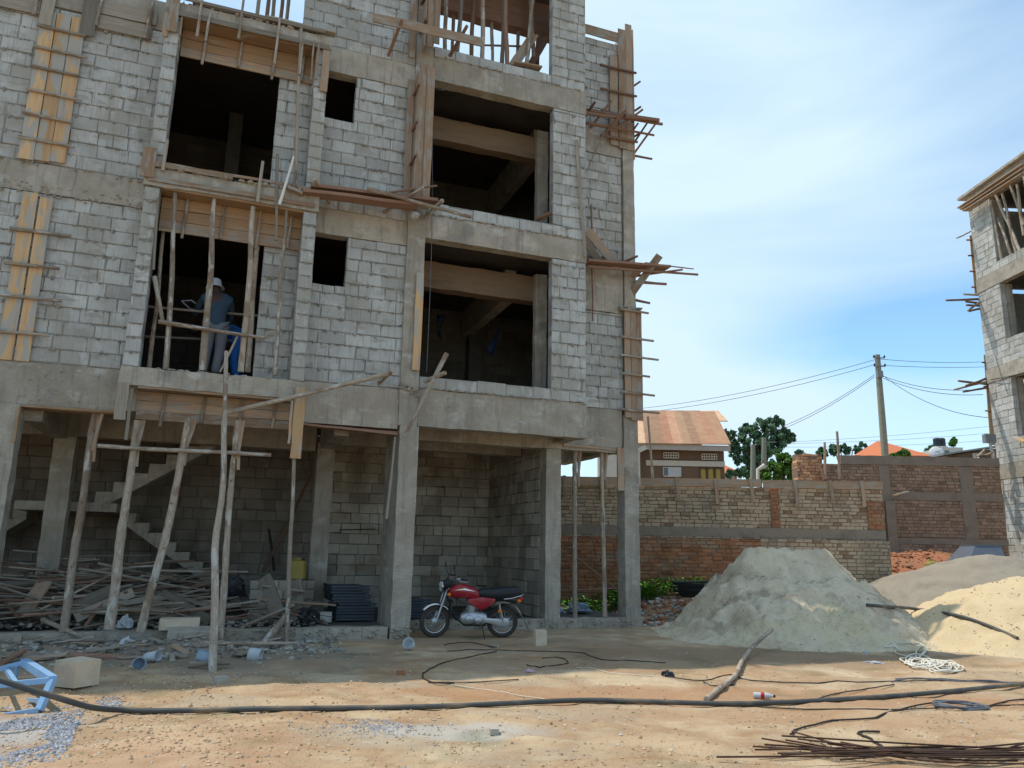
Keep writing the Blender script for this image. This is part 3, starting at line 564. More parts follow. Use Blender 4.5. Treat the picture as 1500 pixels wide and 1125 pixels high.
# heavy props under the lowest shelf, with wedges
def prop(label, a, b, r0, r1, wedge=True, crook=.03):
    e = empty('timber_prop', a); a = Vector(a); b = Vector(b)
    mb = MB(); mb.stick((0, 0, 0), b - a, r0 * .8, r1 * .85, crook * .8, 10, .14, knots=.11); mb.build('pole', 'pole_wood', e)
    if wedge:
        for k in (0, 1):
            mb = MB(); q = (b - a); o = U * (.08 + .05 * k) - NI * .04
            mb.bar(q * (.82 - .05 * k) + o * .6, q * 1.0 + o * (1.4 - k), .05, .03, NI); mb.build('wedge', 'old_plank', e)
    return tag(e, label, 'prop', 'props under the main building')
prop('leftmost thick pole propping the beam at the far left of the ground floor', B(93, 926, .05), B(139, 606, .1), .085, .06)
prop('thick straight pole under the left end of the lowest shelf, second from the left', B(160, 922, -.2), B(201, 616, -.2), .1, .06)
prop('thick bent pole under the middle of the lowest shelf, leaning most of all', B(207, 926, -.2), B(277, 614, -.2), .085, .065, crook=.05)
prop('pale pole under the shelf standing just behind the long thin pole', B(321, 945, -.35), B(347, 616, -.3), .07, .055)
prop('brown pole propping the side passage, nearer the middle', B(842, 905, 1.25), B(843, 657, 1.25), .065, .06)
prop('brown pole propping the side passage, nearer the corner column', B(886, 903, 1.25), B(881, 660, 1.25), .06, .05)
pole('timber_prop', 'thin pole reaching from the curb up to the hanging pale plank', B(419, 940, -.3), B(431, 655, -.4), .045, .03, .02, cat='prop')
pole('timber_prop', 'longest thin pole, standing on the open ground and reaching the first floor window', GP(315, 984) - Vector((0, 0, .1)), B(331, 515, -.7), .055, .035, .035, cat='prop')
pole('timber_prop', 'narrow strip of wood leaning on the left side of the middle column', B(566, 760, -.08), B(579, 640, -.1), .03, .02, .02, m='grey_wood', cat='prop')
pole('cross_pole', 'horizontal pole tied across the four ground floor props', B(143, 653, -.38), B(397, 667, -.42), .035, .035, .012)
pole('cross_pole', 'sloping pole from the long thin pole up to the middle column', B(333, 605, -.75), B(573, 546, -.55), .035, .05, .02)
pole('putlog', 'short stub sticking out of the wall at the end of the sloping pole', B(556, 560, 0), B(575, 543, -.75), .04, .035, .01)
pole('cross_pole', 'crooked pale stick rising past the middle column to the sill of the lower right opening', B(592, 640, -.35), B(655, 518, -.3), .03, .05, .05)
pole('putlog', 'stub of pole lying on the sill beside the middle column', B(618, 560, .1), B(652, 546, -.6), .045, .04, .01)
GW = 'poles in front of the workers'
for (lab, a, b, r0, r1, oa, ob) in (
    ('upright pole in the first floor opening, left of the hatted worker', (243, 541), (257, 276), .05, .035, -.25, -.3),
    ('upright pole in the first floor opening, crossing the left side of the hatted worker', (297, 543), (314, 288), .065, .04, -.25, -.3),
    ('thick upright pole in the first floor opening, right of the worker in blue', (353, 545), (371, 303), .055, .045, -.25, -.3),
    ('dark upright pole just behind the thick one at the right of the first floor opening', (362, 545), (381, 322), .05, .04, .1, .05),
    ('dull upright pole at the left jamb of the first floor opening', (218, 540), (243, 300), .04, .03, .15, .1),
    ('thin upright pole in front of the blocks at the right of the first floor opening', (403, 551), (422, 285), .04, .028, -.3, -.35)):
    pole('window_pole', lab, B(*a, oa), B(*b, ob), r0, r1, .03, cat='pole', group=GW)
pole('guard_rail', 'pale rail nailed across the poles in front of the workers', B(232, 471, -.36), B(388, 495, -.4), .038, .03, .03, cat='rail')
pole('guard_rail', 'short rail branching off the right end of the pale rail', B(380, 497, -.36), B(402, 490, -.5), .03, .03, .01, cat='rail')
pole('guard_rail', 'upper inner rail behind the workers', B(212, 449, .55), B(383, 463, .55), .025, .022, .01, m='grey_wood', cat='rail')
pole('guard_rail', 'lower inner rail behind the workers', B(212, 493, .8), B(352, 500, .8), .025, .022, .01, m='grey_wood', cat='rail')
pole('loose_pole', 'short broken piece of wood leaning in the left corner of the workers opening', B(239, 474, -.1), B(226, 405, -.15), .035, .045, .02)
pole('loose_pole', 'forked twig leaning on the sill below the worker in blue', B(322, 545, -.2), B(348, 492, -.35), .02, .018, .04)
pole('loose_pole', 'thin pole standing against the blocks right of the upper left opening', B(404, 352, -.45), B(406, 226, -.43), .025, .03, .02, m='grey_wood')
pole('loose_pole', 'white peeled stick leaning on the shelf right of the upper left opening', B(409, 300, -.55), B(430, 230, -.45), .03, .022, .04, m='rope_white')
pole('loose_pole', 'long thin pole running down the blocks right of the upper left opening', B(433, 262, -.3), B(441, 40, -.45), .035, .03, .02, m='grey_wood')
pole('loose_pole', 'small upright stick beside the corner of the first floor surround', B(225, 395, -.38), B(232, 290, -.44), .02, .02, .04, m='grey_wood')
# walkway at second floor level
GS = 'timber of the walkway between the bays'
for (lab, a, b, w, m) in (('long red board of the walkway between the bays, lower one', (443, 282), (612, 303), .14, 'red_wood'), ('long red board of the walkway between the bays, upper one', (455, 274), (640, 296), .12, 'red_wood')):
    board('walkway_board', lab, B(*a, -.45), B(*b, -.5), w * 2, .06, (0, 0, 1), m, group=GS)
board('walkway_board', 'pale edge board lying on the walkway between the bays', B(447, 270, -.3), B(600, 292, -.3), .25, .025, (0, 0, 1), 'grey_wood', group=GS)
pole('walkway_pole', 'pole jutting past the middle column from the walkway', B(537, 276, -.7), B(690, 318, -.65), .04, .035, .02, group=GS)
pole('putlog', 'slanting support stick under the left part of the walkway', B(483, 297, .0), B(461, 262, -.75), .035, .035, .02)
pole('putlog', 'slanting support stick under the right part of the walkway', B(562, 311, .0), B(620, 274, -.9), .035, .03, .02)
pole('putlog', 'short support stick poking out over the sill beside the middle column', B(624, 318, -.1), B(648, 294, -.8), .045, .045, .01)
board('walkway_board', 'small orange board end at the left of the walkway', B(421, 275, -.5), B(443, 284, -.5), .12, .05, None, 'old_plank', group=GS)
pole('walkway_pole', 'thin stick along the top of the walkway near the middle column', B(570, 282, -.6), B(640, 272, -.6), .025, .02, .02, m='red_wood', group=GS)
# plank on brackets at the top
board('scaffold_plank', 'long yellow plank on two sticks near the top of the middle column', B(546, 25, -.7), B(706, 62, -.75), .2, .03, (0, 1, 0), 'old_plank')
pole('putlog', 'left stick carrying the yellow plank near the top', B(569, 81, .0), B(589, 28, -.85), .035, .035, .01, m='red_wood')
pole('putlog', 'right stick carrying the yellow plank near the top', B(659, 82, .0), B(684, 38, -.9), .04, .035, .01, m='red_wood')
# props of the open top storey
for k, (x, x2) in enumerate(((652, 654), (668, 674), (690, 693), (707, 707), (735, 737), (745, 742), (768, 776), (785, 781), (660, 664), (722, 722), (757, 759))):
    off = (.7, .35, .9, .25, .5, .3, .45, .8, 1.3, 1.2, 1.25)[k]; p = B(x, 100, off) - O; u = p.dot(U); p2 = B(x2, 20, off) - O; u2 = p2.dot(U)
    pole('storey_prop', None, LW(u, off, 11.7), LW(u2 + (u2 - u), off, 14.65), .05 if k < 8 else .035, .045, .03, m=('pole_wood', 'grey_wood', 'red_wood')[k % 3], cat='prop', group='props in the open top storey')['label'] = 'upright pole among those holding the roof shuttering in the open top storey'
pole('cross_pole', 'thin horizontal pole behind the props of the open top storey', B(700, 66, 1.2), B(775, 68, 1.2), .025, .025, .01, m='red_wood')
for k, (a, b) in enumerate((((752, 96), (783, 50)), ((775, 100), (800, 55)), ((786, 98), (790, 48)))):
    board('leaning_board', ('wide brown board leaning in the right corner of the open top storey', 'dark board leaning against the right jamb of the open top storey', 'narrow upright red board in the right corner of the open top storey')[k], B(*a, .5 + .2 * k), B(*b, .6 + .2 * k), (.22, .16, .12)[k], .03, FO, ('old_plank', 'red_wood', 'red_wood')[k])
board('sill_board', 'board lying on the right end of the top storey sill', B(752, 93, .1), B(792, 101, .1), .2, .03, (0, 0, 1), 'old_plank')
for k, x in enumerate((378, 393, 402, 415, 424)):
    pole('storey_prop', None, LW(zz(x, 5)[0], .3 + .2 * k, 11.7), LW(zz(x, 5)[0], .3 + .2 * k, 14.7), .04, .04, .02, m=('grey_wood', 'red_wood')[k % 2], cat='prop', group='props over the upper left opening')['label'] = 'upright pole cut by the photo edge above the upper left opening'
board('leaning_board', 'reddish scrap boards on the sill at the right end of the upper right opening', B(786, 322, .05), B(808, 312, -.1), .12, .05, None, 'red_wood')
# cantilevered platforms at the right corner
GP1 = 'timber of the upper corner platform'; GP2 = 'timber of the lower corner platform'
for k, (a, b, r_, oa, ob) in enumerate((((853, 161), (955, 177), .06, .8, .8), ((856, 165), (970, 182), .045, .7, .7), ((860, 180), (958, 198), .035, .9, .9), ((915, 170), (965, 176), .06, .6, .6),
    ((853, 176), (872, 149), .035, 1.0, .5), ((865, 188), (896, 147), .035, 1.0, .4), ((886, 195), (917, 160), .04, 1.0, .4), ((903, 188), (942, 160), .035, .9, .4), ((917, 190), (933, 170), .03, 1.2, .9),
    ((918, 226), (948, 180), .03, 1.5, .9), ((917, 242), (960, 182), .03, 1.5, .9), ((919, 202), (935, 180), .03, 1.2, .9), ((917, 226), (955, 233), .035, 1.3, 1.3), ((918, 248), (926, 252), .04, 1.2, 1.2))):
    pole('platform_pole', 'pole in the dark tangle of the upper corner platform against the sky', B(*a, oa), B(*b, ob), r_, r_ * .8, .02, m='red_wood', group=GP1, n=7)
pole('cable', 'thin dark rod slanting down the wall below the upper corner platform', B(885, 195, .95), B(855, 258, .95), .012, .012, .02, m='grey_wood', cat='rod')
for k, (a, b, r_, oa, ob) in enumerate((((860, 390), (1022, 402), .035, .75, .75), ((905, 388), (934, 375), .035, 1.1, .6), ((925, 412), (976, 416), .04, 1.2, 1.2), ((925, 438), (952, 444), .035, 1.3, 1.3), ((945, 385), (1016, 394), .018, .7, .7),
    ((920, 406), (1000, 395), .03, 1.1, .6))):
    pole('platform_pole', 'pole sticking out of the lower corner platform against the sky', B(*a, oa), B(*b, ob), r_, r_ * .8, .02, m='red_wood', group=GP2, n=7)
board('platform_board', 'broad board lying along the lower corner platform', B(857, 384, .8), B(978, 393, .8), .34, .05, (0, 0, 1), 'red_wood')
board('platform_board', 'brown board slanting up through the end of the lower corner platform', B(924, 432, 1.1), B(966, 374, .6), .17, .04, FO, 'old_plank')
board('platform_board', 'brown brace board under the lower corner platform', B(921, 412, 1.15), B(945, 388, .8), .12, .04, FO, 'old_plank')
board('leaning_board', 'upper of two wide grey boards leaning above the lower corner platform', B(861, 338, .7), B(905, 392, .9), .2, .03, FO, 'old_plank')
board('leaning_board', 'lower of two wide grey boards leaning above the lower corner platform', B(857, 350, .7), B(882, 392, .9), .16, .03, FO, 'grey_wood')
board('leaning_board', 'long narrow pale board hanging beside the upper right opening', B(845, 205, -.08), B(857, 376, -.1), .07, .03, FO, 'grey_wood')
pole('loose_pole', 'dark stick hanging down the side wall below the grey boards', B(866, 300, .95), B(868, 470, 1.02), .022, .015, .04, m='red_wood')
# wire hanging down the middle opening
def cable(name, label, pts, r, m, cat='cable', group=None, sub=4, wob=.0, n=6, drape=False):
    pts = [Vector(p) for p in pts]; out = []
    for i in range(len(pts) - 1):
        p0 = pts[max(i - 1, 0)]; p1 = pts[i]; p2 = pts[i + 1]; p3 = pts[min(i + 2, len(pts) - 1)]
        for k in range(sub):
            t = k / sub; q = .5 * ((2 * p1) + (p2 - p0) * t + (2 * p0 - 5 * p1 + 4 * p2 - p3) * t * t + (3 * p1 - p0 - 3 * p2 + p3) * t ** 3)
            if wob: q = q + Vector((R0.uniform(-wob, wob), R0.uniform(-wob, wob), 0))
            out.append(q)
    out.append(pts[-1])
    if drape: out = [Vector((p.x, p.y, max(p.z, gz(p.x, p.y) + r * .8))) for p in out]
    mb = MB(); mb.tube(out, r, n); return tag(mb.build(name, m, None, tuple(out[0])), label, cat, group)
cable('hanging_wire', 'thin wire hanging down the left side of the right bay openings', [B(634, 128, -.06), B(633, 300, -.08), B(631, 400, -.05), B(625, 545, -.05)], .006, 'cable_grey', 'wire')
cable('hanging_wire', 'loop of wire under the top right beam', [B(634, 122, .0), B(640, 130, -.03), B(650, 132, -.03), B(660, 126, 0)], .006, 'cable_grey', 'wire')
mb = MB(); mb.rock(B(608, 315, -.35), .11, .8); tag(mb.build('plastic_bag', 'plastic_white', None, tuple(B(608, 315, -.35))), 'crumpled white bag tied to the middle column beside the walkway', 'bag')
# cloth hanging under the first floor ceiling
for (lab, a, b, c, d, off) in (('dark blue sheet hanging from the ceiling of the lower right room', (745, 458), (735, 470), (710, 515), (722, 522), 3.2), ('small dark blue rag hanging at the left of the lower right room', (640, 462), (654, 460), (648, 500), (640, 490), 3.0)):
    mb = MB(); g = []
    for i in range(7):
        for j in range(5):
            s_, t_ = i / 6, j / 4; x = (a[0] * (1 - t_) + b[0] * t_) * (1 - s_) + (c[0] * (1 - t_) + d[0] * t_) * s_; y = (a[1] * (1 - t_) + b[1] * t_) * (1 - s_) + (c[1] * (1 - t_) + d[1] * t_) * s_
            g.append(B(x, y, off + .1 * math.sin(i * 2 + j * 3)))
    mb.add(g, [(i * 5 + j, i * 5 + j + 1, (i + 1) * 5 + j + 1, (i + 1) * 5 + j) for i in range(6) for j in range(4)], None, .5, 0, True)
    o = mb.build('hanging_sheet', 'tarp_blue'); md = o.modifiers.new('s', 'SOLIDIFY'); md.thickness = .006; tag(o, lab, 'sheet')
# ------------------------------------------------------------------ things on the ground floor
def tangle(label, n, u0, u1, y0, y1, zf, lmin, lmax, name='loose_pole', mats=('pole_wood', 'grey_wood', 'pole_wood', 'grey_wood', 'red_wood'), rmin=.012, rmax=.032, ang=.35, flat=False, cat='pole', grp=None):
    for k in range(n):
        u = R0.uniform(u0, u1); y = R0.uniform(y0, y1); ln = R0.uniform(lmin, lmax); an = R0.gauss(0, ang); el = R0.gauss(0, .14)
        z = zf(u, y) * R0.uniform(.45, 1.0) + .2; d = Vector((math.cos(an) * math.cos(el), math.sin(an) * math.cos(el), math.sin(el))) * ln / 2
        c = Vector((u, y, max(z, .22 + abs(d.z)))); a = c - d; b = c + d
        for q in (a, b): q.y = min(max(q.y, .05), 4.6)
        a = LW(*a); b = LW(*b); m = R0.choice(mats)
        if flat: board(name, label, a, b, R0.uniform(.08, .2), .025, (R0.uniform(-.6, .6), R0.uniform(-.6, .6), 1), m, cat, grp)
        else: pole(name, label, a, b, R0.uniform(rmin, rmax), None, .03, m, cat, grp, n=6, seg=.35)
heap = lambda u, y: (.2 + .36 * y) * (1 - .5 * sstep(-4.3, -2.8, u))
tangle('weathered pole in the tangled timber heap under the left bay', 140, -7.4, -3.4, .35, 3.0, heap, .6, 2.8, ang=.5, grp='poles in the timber heap')
tangle('grey board in the tangled timber heap under the left bay', 36, -7.2, -3.2, .4, 2.4, heap, .4, 1.5, name='loose_board', flat=True, mats=('grey_wood', 'grey_wood', 'old_plank'), cat='board', grp='boards in the timber heap', ang=.6)
tangle('thin brushwood stick under the right part of the left bay', 30, -3.6, -1.6, .3, 1.8, lambda u, y: .12 + .16 * y, .4, 1.4, grp='brushwood in the left bay', rmin=.01, rmax=.022, ang=.9, cat='stick')
for (lab, a, b, oa, ob, w, m) in (
    ('broad reddish plank leaning against the heap beside the inner column', (32, 903), (66, 853), .5, 1.0, .26, 'old_plank'),
    ('short dark pole crossing in front of the reddish plank', (8, 883), (30, 905), .4, .4, .06, 'red_wood'),
    ('long grey boxed board in the middle of the timber heap', (72, 905), (170, 862), .4, 1.0, .2, 'grey_wood'),
    ('grey plank lying low across the front of the timber heap', (110, 905), (195, 868), .35, .8, .16, 'grey_wood'),
    ('yellowish board end in the timber heap', (80, 880), (130, 872), 1.0, 1.1, .13, 'new_wood'),
    ('wide grey plank sloping down to the right of the bent prop', (236, 872), (305, 912), .9, .3, .22, 'grey_wood'),
    ('second grey plank sloping down behind the long thin pole', (252, 872), (325, 893), 1.1, .5, .2, 'grey_wood'),
    ('narrow plank sloping between the second and third props', (170, 877), (208, 897), .7, .3, .1, 'grey_wood'),
    ('wide grey board leaning upright near the right of the left bay', (387, 845), (408, 900), 1.2, .7, .26, 'grey_wood'),
    ('second wide grey board standing behind the thin prop', (434, 850), (438, 892), 1.3, 1.0, .22, 'grey_wood'),
    ('horizontal board nailed across the two leaning boards', (383, 858), (445, 866), 1.05, 1.05, .1, 'grey_wood'),
    ('pale stick across the two leaning boards, lower one', (376, 877), (492, 887), .95, .95, .05, 'old_plank')):
    board('loose_board', lab, B(*a, oa), B(*b, ob), w, .035, FO if abs(a[1] - b[1]) > 25 else None, m, 'board')
for (lab, a, b, oa, ob, r_, m) in (
    ('long bright pole lying on top of the timber heap', (60, 893), (182, 832), .4, 1.4, .02, 'pole_wood'),
    ('long thin horizontal pole at the back of the timber heap', (235, 836), (363, 838), 2.0, 2.0, .025, 'pole_wood'),
    ('thin horizontal rod over the heap near the inner column', (20, 806), (88, 810), 2.6, 2.6, .018, 'grey_wood'),
    ('reddish pole lying over the plinth beside the leftmost prop', (62, 908), (148, 945), .3, -.35, .04, 'pole_wood'),
    ('short dark pole leaning in the heap between the first and second props', (124, 918), (152, 882), .2, .6, .03, 'red_wood'),
    ('sawn branch rising to the right in front of the left bay', (352, 920), (430, 886), .2, -.4, .03, 'pole_wood'),
    ('thick short log leaning on the plinth below the sawn branch', (386, 945), (418, 903), -.6, .1, .065, 'pole_wood'),
    ('long pole lying on the dirt in front of the left bay', (292, 953), (435, 953), -1.0, -1.0, .03, 'pole_wood'),
    ('thick dark pole lying in the rubble right of the block', (100, 972), (200, 976), -1.6, -1.7, .055, 'red_wood'),
    ('short thick pole end lying beside the foot of the long thin pole', (276, 981), (336, 977), -2.9, -2.9, .035, 'pole_wood'),
    ('red pole leaning against the back wall in the dark bay', (385, 838), (459, 690), 3.8, 4.5, .04, 'red_wood'),
    ('dark pole leaning against the back wall left of the red one', (401, 835), (394, 775), 4.3, 4.7, .035, 'cable_dark')):
    pole('loose_pole', lab, B(*a, oa), B(*b, ob), r_, r_ * .85, .03, m)
for o in [x for x in bpy.data.objects if x.get('label', '').startswith(('long pole lying on the dirt', 'thick dark pole lying', 'short thick pole end'))]:
    o.location.z = gz(o.location.x, o.location.y) + .04
# dark corrugated sheets on the stair flight, pipes
# stack of shuttering plates
def plates(label, u0, u1, y0, y1, n, z0=.2):
    e = empty('steel_plate_stack', LW(u0, y0, z0), FA)
    for i in range(n):
        mb = MB(); ju = R0.uniform(-.02, .02) + .03 * i * (1 if i < n * .5 else -1) * .3; t = .03; z = i * .055
        mb.box((ju, 0 + R0.uniform(-.02, .02), z), (u1 - u0 + ju, y1 - y0, z + .012)); mb.box((ju, .0, z + .012), (ju + .02, y1 - y0, z + .045)); mb.box((ju, -.005, z + .012), (u1 - u0 + ju, .012, z + .045))
        mb.build('steel_plate', 'plate_dark', e)
    return tag(e, label, 'steel plates')
plain('plate_dark', (.07, .085, .105), .6, .2, bump=.2)
plates('stack of dark steel shuttering plates left of the middle column', -1.05, -.32, 1.3, 2.6, 12)
plates('stack of dark plates behind the front wheel of the motorcycle', .2, .95, 1.6, 2.6, 7)
# jerrycan in the dark bay on a low brick pier
def jerrycan(label, p, m, s=1.0, rz=0, cap='plastic_black'):
    e = empty('jerrycan', p, rz); mb = MB()
    pr = [(.0, 0), (.155, 0), (.17, .02), (.17, .33), (.15, .37), (.06, .40), (.05, .42), (0, .42)]
    n = 16; vs = []
    for (r_, h) in pr:
        for j in range(n):
            a = 2 * math.pi * j / n; c_, s_ = math.cos(a), math.sin(a); f = (abs(c_) ** 4 + abs(s_) ** 4) ** -.25
            vs.append((c_ * f * r_ * .95 * s, s_ * f * r_ * .62 * s, h * s))
    mb.add(vs, [(i * n + j, i * n + (j + 1) % n, (i + 1) * n + (j + 1) % n, (i + 1) * n + j) for i in range(len(pr) - 1) for j in range(n)], None, .5, 0, False)
    mb.build('body', m, e); mb = MB(); mb.tube([(-.1 * s, 0, .36 * s), (-.09 * s, 0, .43 * s), (.03 * s, 0, .44 * s), (.05 * s, 0, .39 * s)], .014 * s); mb.build('handle', m, e)
    mb = MB(); mb.lathe([(0, .03), (.03, .03), (.03, 0)], (.1 * s, 0, .385 * s), 10); mb.build('cap', cap, e)
    return tag(e, label, 'jerrycan')
e = empty('low_brick_pier', LW(-2.6, 1.9, .2), FA); mb = MB(); blocks(mb, (0, 0), (1, 0), 1.2, 0, .72, T=.4, bl=.35, bh=.18, seed=77); mb.build('blockwork', ('inner_block', 'dark_mortar'), e); tag(e, 'low block pier in the dark left bay behind the leaning boards', 'pier')
jerrycan('yellow jerrycan standing in the dark bay left of the inner column', LW(-1.72, 2.05, .93), 'yellow_plastic', .95)
# crumpled sheets and bags
def crumple(name, label, p, size, m, sq=.6, cat='bag', sd=1, group=None, amp=.45):
    mb = MB(); n = 22; h = 13; vs = []; rr = random.Random(sd)
    for i in range(h):
        th = math.pi * i / (h - 1)
        for j in range(n):
            a = 2 * math.pi * j / n; d = Vector((math.sin(th) * math.cos(a), math.sin(th) * math.sin(a), math.cos(th)))
            k = 1 + amp * noise.noise(d * 2.1 + Vector((sd, 0, 0))) + amp * .9 * abs(noise.noise(d * 4.5 + Vector((0, sd, 0)))) - .2
            v = d * k; vs.append((v.x * size[0], v.y * size[1], max(-.2 * size[2], v.z * size[2])))
    mb.add(vs, [(i * n + j, (i + 1) * n + j, (i + 1) * n + (j + 1) % n, i * n + (j + 1) % n) for i in range(h - 1) for j in range(n)], None, .5, 0, False)
    o = mb.build(name, m); o.location = p; o.rotation_euler = (0, 0, rr.uniform(0, 6)); return tag(o, label, cat, group)
crumple('plastic_sheet', 'crumpled dark plastic sheet on the plinth right of the thin prop', LW(-1.62, .45, .3), (.26, .2, .2), 'plastic_black', sd=3, cat='sheet')
crumple('plastic_sheet', 'big crumpled dark blue tarp at the left edge of the timber heap', LW(-7.25, 1.6, .95), (.42, .35, .5), 'tarp_blue', sd=4, cat='tarp')
crumple('plastic_sheet', 'dark plastic sheet in the heap right of the pale prop', LW(-3.0, 1.3, .7), (.35, .2, .3), 'plastic_black', sd=5, cat='sheet')
crumple('cement_sack', 'grey white empty sack at the far left behind the plinth', LW(-6.75, .35, .27), (.3, .16, .15), 'plastic_white', sd=6, cat='sack')
crumple('cement_sack', 'small pale sack in front of the plinth between the second and third props', GP(184, 955), (.13, .08, .09), 'plastic_white', sd=8, cat='sack')
crumple('cement_sack', 'grey bag between the second and third props on the floor', LW(-4.55, .2, .27), (.14, .12, .16), 'plastic_white', sd=9, cat='sack')
crumple('plastic_bag', 'torn black plastic bag on the open ground, middle right', GP(978, 990), (.1, .07, .07), 'plastic_black', sd=10)
plain('bag_pink', (.55, .38, .42), .5)
crumple('plastic_bag', 'small pinkish plastic bag on the ground in front of the motorcycle', GP(776, 987), (.08, .06, .035), 'bag_pink', sd=11)
crumple('plastic_bag', 'flattened white plastic bag left of the white rope', GP(1279, 971), (.17, .04, .025), 'plastic_white', sd=12)
crumple('plastic_bag', 'tiny pale scrap of plastic at the foot of the grey sand pile', GP(1268, 956), (.09, .05, .05), 'plastic_white', sd=13)
def can(name, label, p, r_, h, m, rot, cat, inner='plastic_black'):
    e = empty(name, p); e.rotation_euler = rot; mb = MB(); mb.lathe([(0, 0), (r_ * .85, 0), (r_ * .95, h * .15), (r_, h), (r_ * .93, h), (r_ * .88, h * .1), (0, h * .06)], n=18, wob=.03); mb.build('shell', m, e)
    mb = MB(); mb.tube([(math.cos(a) * r_ * 1.01, math.sin(a) * r_ * 1.01, h * .97) for a in [i * math.pi / 9 for i in range(19)]], r_ * .05); mb.build('rim', m, e); return tag(e, label, cat)
can('plastic_pail', 'round whitish blue plastic pail lying open beside the long pole on the dirt', GP(366, 967, .08) + Vector((-.02, 0, 0)), .1, .17, 'plastic_white', (rad(20), rad(100), rad(20)), 'pail')
can('plastic_pail', 'pale blue broken container at the foot of the long thin pole', GP(296, 972, .02), .11, .15, 'plastic_blue', (rad(-15), rad(10), 0), 'container')
can('plastic_pail', 'small pale blue cup shaped container in the rubble', GP(201, 981, .05), .08, .14, 'plastic_blue', (rad(85), rad(20), rad(30)), 'container')
can('plastic_pail', 'white cut open container lying in front of the middle column', GP(601, 952, .06), .085, .13, 'plastic_white', (rad(60), rad(-25), 0), 'container')
can('plastic_pail', 'short piece of grey pipe lying in the rubble left of the long thin pole', GP(213, 970, .06), .07, .22, 'plastic_white', (rad(80), 0, rad(70)), 'pipe')
# blocks and slabs lying about
def lump(name, label, p, sz, rz, m='block', cat='block', tilt=0, holes=False):
    e = MB(); e.rbox((-sz[0] / 2, -sz[1] / 2, 0), (sz[0] / 2, sz[1] / 2, sz[2]), .05, .008, .6)
    if holes:
        for s_ in (-1, 1): e.box((s_ * sz[0] * .22 - sz[0] * .15, -sz[1] / 2 - .012, sz[2] * .2), (s_ * sz[0] * .22 + sz[0] * .15, -sz[1] / 2 - .004, sz[2] * .8), .0, 1)  # black plates on the face stand in for the shaded hollows
    o = e.build(name, (m, 'plastic_black')); o.location = p; o.rotation_euler = (tilt, 0, rz); return tag(o, label, cat)
mat('pale_block', [(.45, .36, .25), (.58, .48, .36), (.5, .42, .31)], scale=4, fine=40, bump=.6, bd=.01, tint=.1)
lump('stone_block', 'large pale stone block beside the blue steel frame', GP(110, 1008), (.36, .3, .27), rad(-25), 'pale_block')
lump('stone_block', 'small upright grey block standing behind the rear wheel of the motorcycle', GP(791, 945), (.2, .16, .25), rad(15), 'pale_block')
lump('concrete_block', 'small pale block on the plinth at the foot of the bent prop', LW(-3.72, .0, .22), (.6, .28, .18), FA, 'pale_block')
lump('concrete_block', 'hollow grey block lying right of the corner column', GP(973, 885), (.42, .2, .2), rad(25), 'block', holes=True, tilt=.1)
lump('concrete_block', 'broken grey block left of the hollow one', GP(948, 880), (.4, .22, .22), rad(-30), 'block', tilt=.5)
lump('concrete_block', 'grey broken block left of the steel plate stack', LW(-1.3, 1.1, .2), (.3, .2, .18), FA + .1, 'block')
lump('cement_lump', 'pile of spilled hardened cement beside the bent prop', LW(-3.5, -.25, -.05), (.75, .4, .3), FA, 'concrete', 'lump', tilt=.15)
crumple('plastic_sheet', 'folded blue grey sheet on the passage floor left of the corner column', LW(4.7, 2.6, .25), (.3, .3, .18), 'plastic_blue', sd=21, cat='sheet')
crumple('plastic_sheet', 'scattered pale blue rags on the passage floor', LW(4.0, 2.8, .2), (.42, .25, .14), 'plastic_blue', sd=22, cat='rags')
for (a, b, oa, ob, lab) in (((817, 795), (905, 865), 2.8, 1.6, 'thin dark pole slanting through the side passage'), ((818, 865), (900, 862), 3.0, 3.0, 'thin pole lying across the side passage'), ((820, 838), (836, 836), 3.0, 3.0, 'short pole at the left of the side passage')):
    pole('loose_pole', lab, B(*a, oa), B(*b, ob), .022, .02, .02, m='red_wood')
cable('loose_rod', 'thin dark rod bracket on the back wall behind the middle column', [B(497, 776, 4.8), B(550, 775, 4.8)], .012, 'cable_dark', 'rod')
# ------------------------------------------------------------------ boundary walls of clay brick
def brickwall(name, label, o, d, Ln, z0, z1, matn, seed, cols=(), bands=(), holes=(), bl=.235, bh=.098, cm='wall_concrete'):
    e = empty(name, (o[0], o[1], z0)); mb = MB()
    hs = [(c - w / 2 + .004, c + w / 2 - .004, a - z0 + .0, b - z0) for (c, w, a, b) in cols] + [(0, Ln, a - z0, b - z0) for (a, b) in bands] + list(holes)
    blocks(mb, (0, 0), d, Ln, 0, z1 - z0, hs, T=.22, bl=bl, bh=bh, gap=.014, jit=.009, seed=seed, cham=.006, recess=.018); mb.build('brickwork', (matn, 'earth_mortar'), e)
    dv = Vector((d[0], d[1], 0)).normalized(); nv = Vector((dv.y, -dv.x, 0))
    def seg(a0, a1, c0, c1, nm, out=.012, m='concrete'):
        mb = MB(); mb.rbox((a0, -out, c0 - z0), (a1, .21, c1 - z0), .2, .012)
        o_ = mb.build(nm, m, e); o_.rotation_euler = (0, 0, math.atan2(dv.y, dv.x))
    for (c, w, a, b) in cols: seg(c - w / 2, c + w / 2, a, b, 'column', .02, cm)
    for (a, b) in bands: seg(-.01, Ln + .01, a, b, 'concrete_band', .012, cm)
    return tag(e, label, 'wall'), e
w1, E1 = brickwall('brick_wall', 'nearer clay brick wall with wooden shuttering along its top, behind the main building and sand pile', (.6, 21.0), (1, .0), 9.5, .3, 3.35, 'brick', 61, bands=((2.02, 2.27),), holes=[(8.9, 8.98, .75, .84)])
for oo in E1.children:
    if oo.name.startswith('brickwork'): oo.name = 'brickwork'
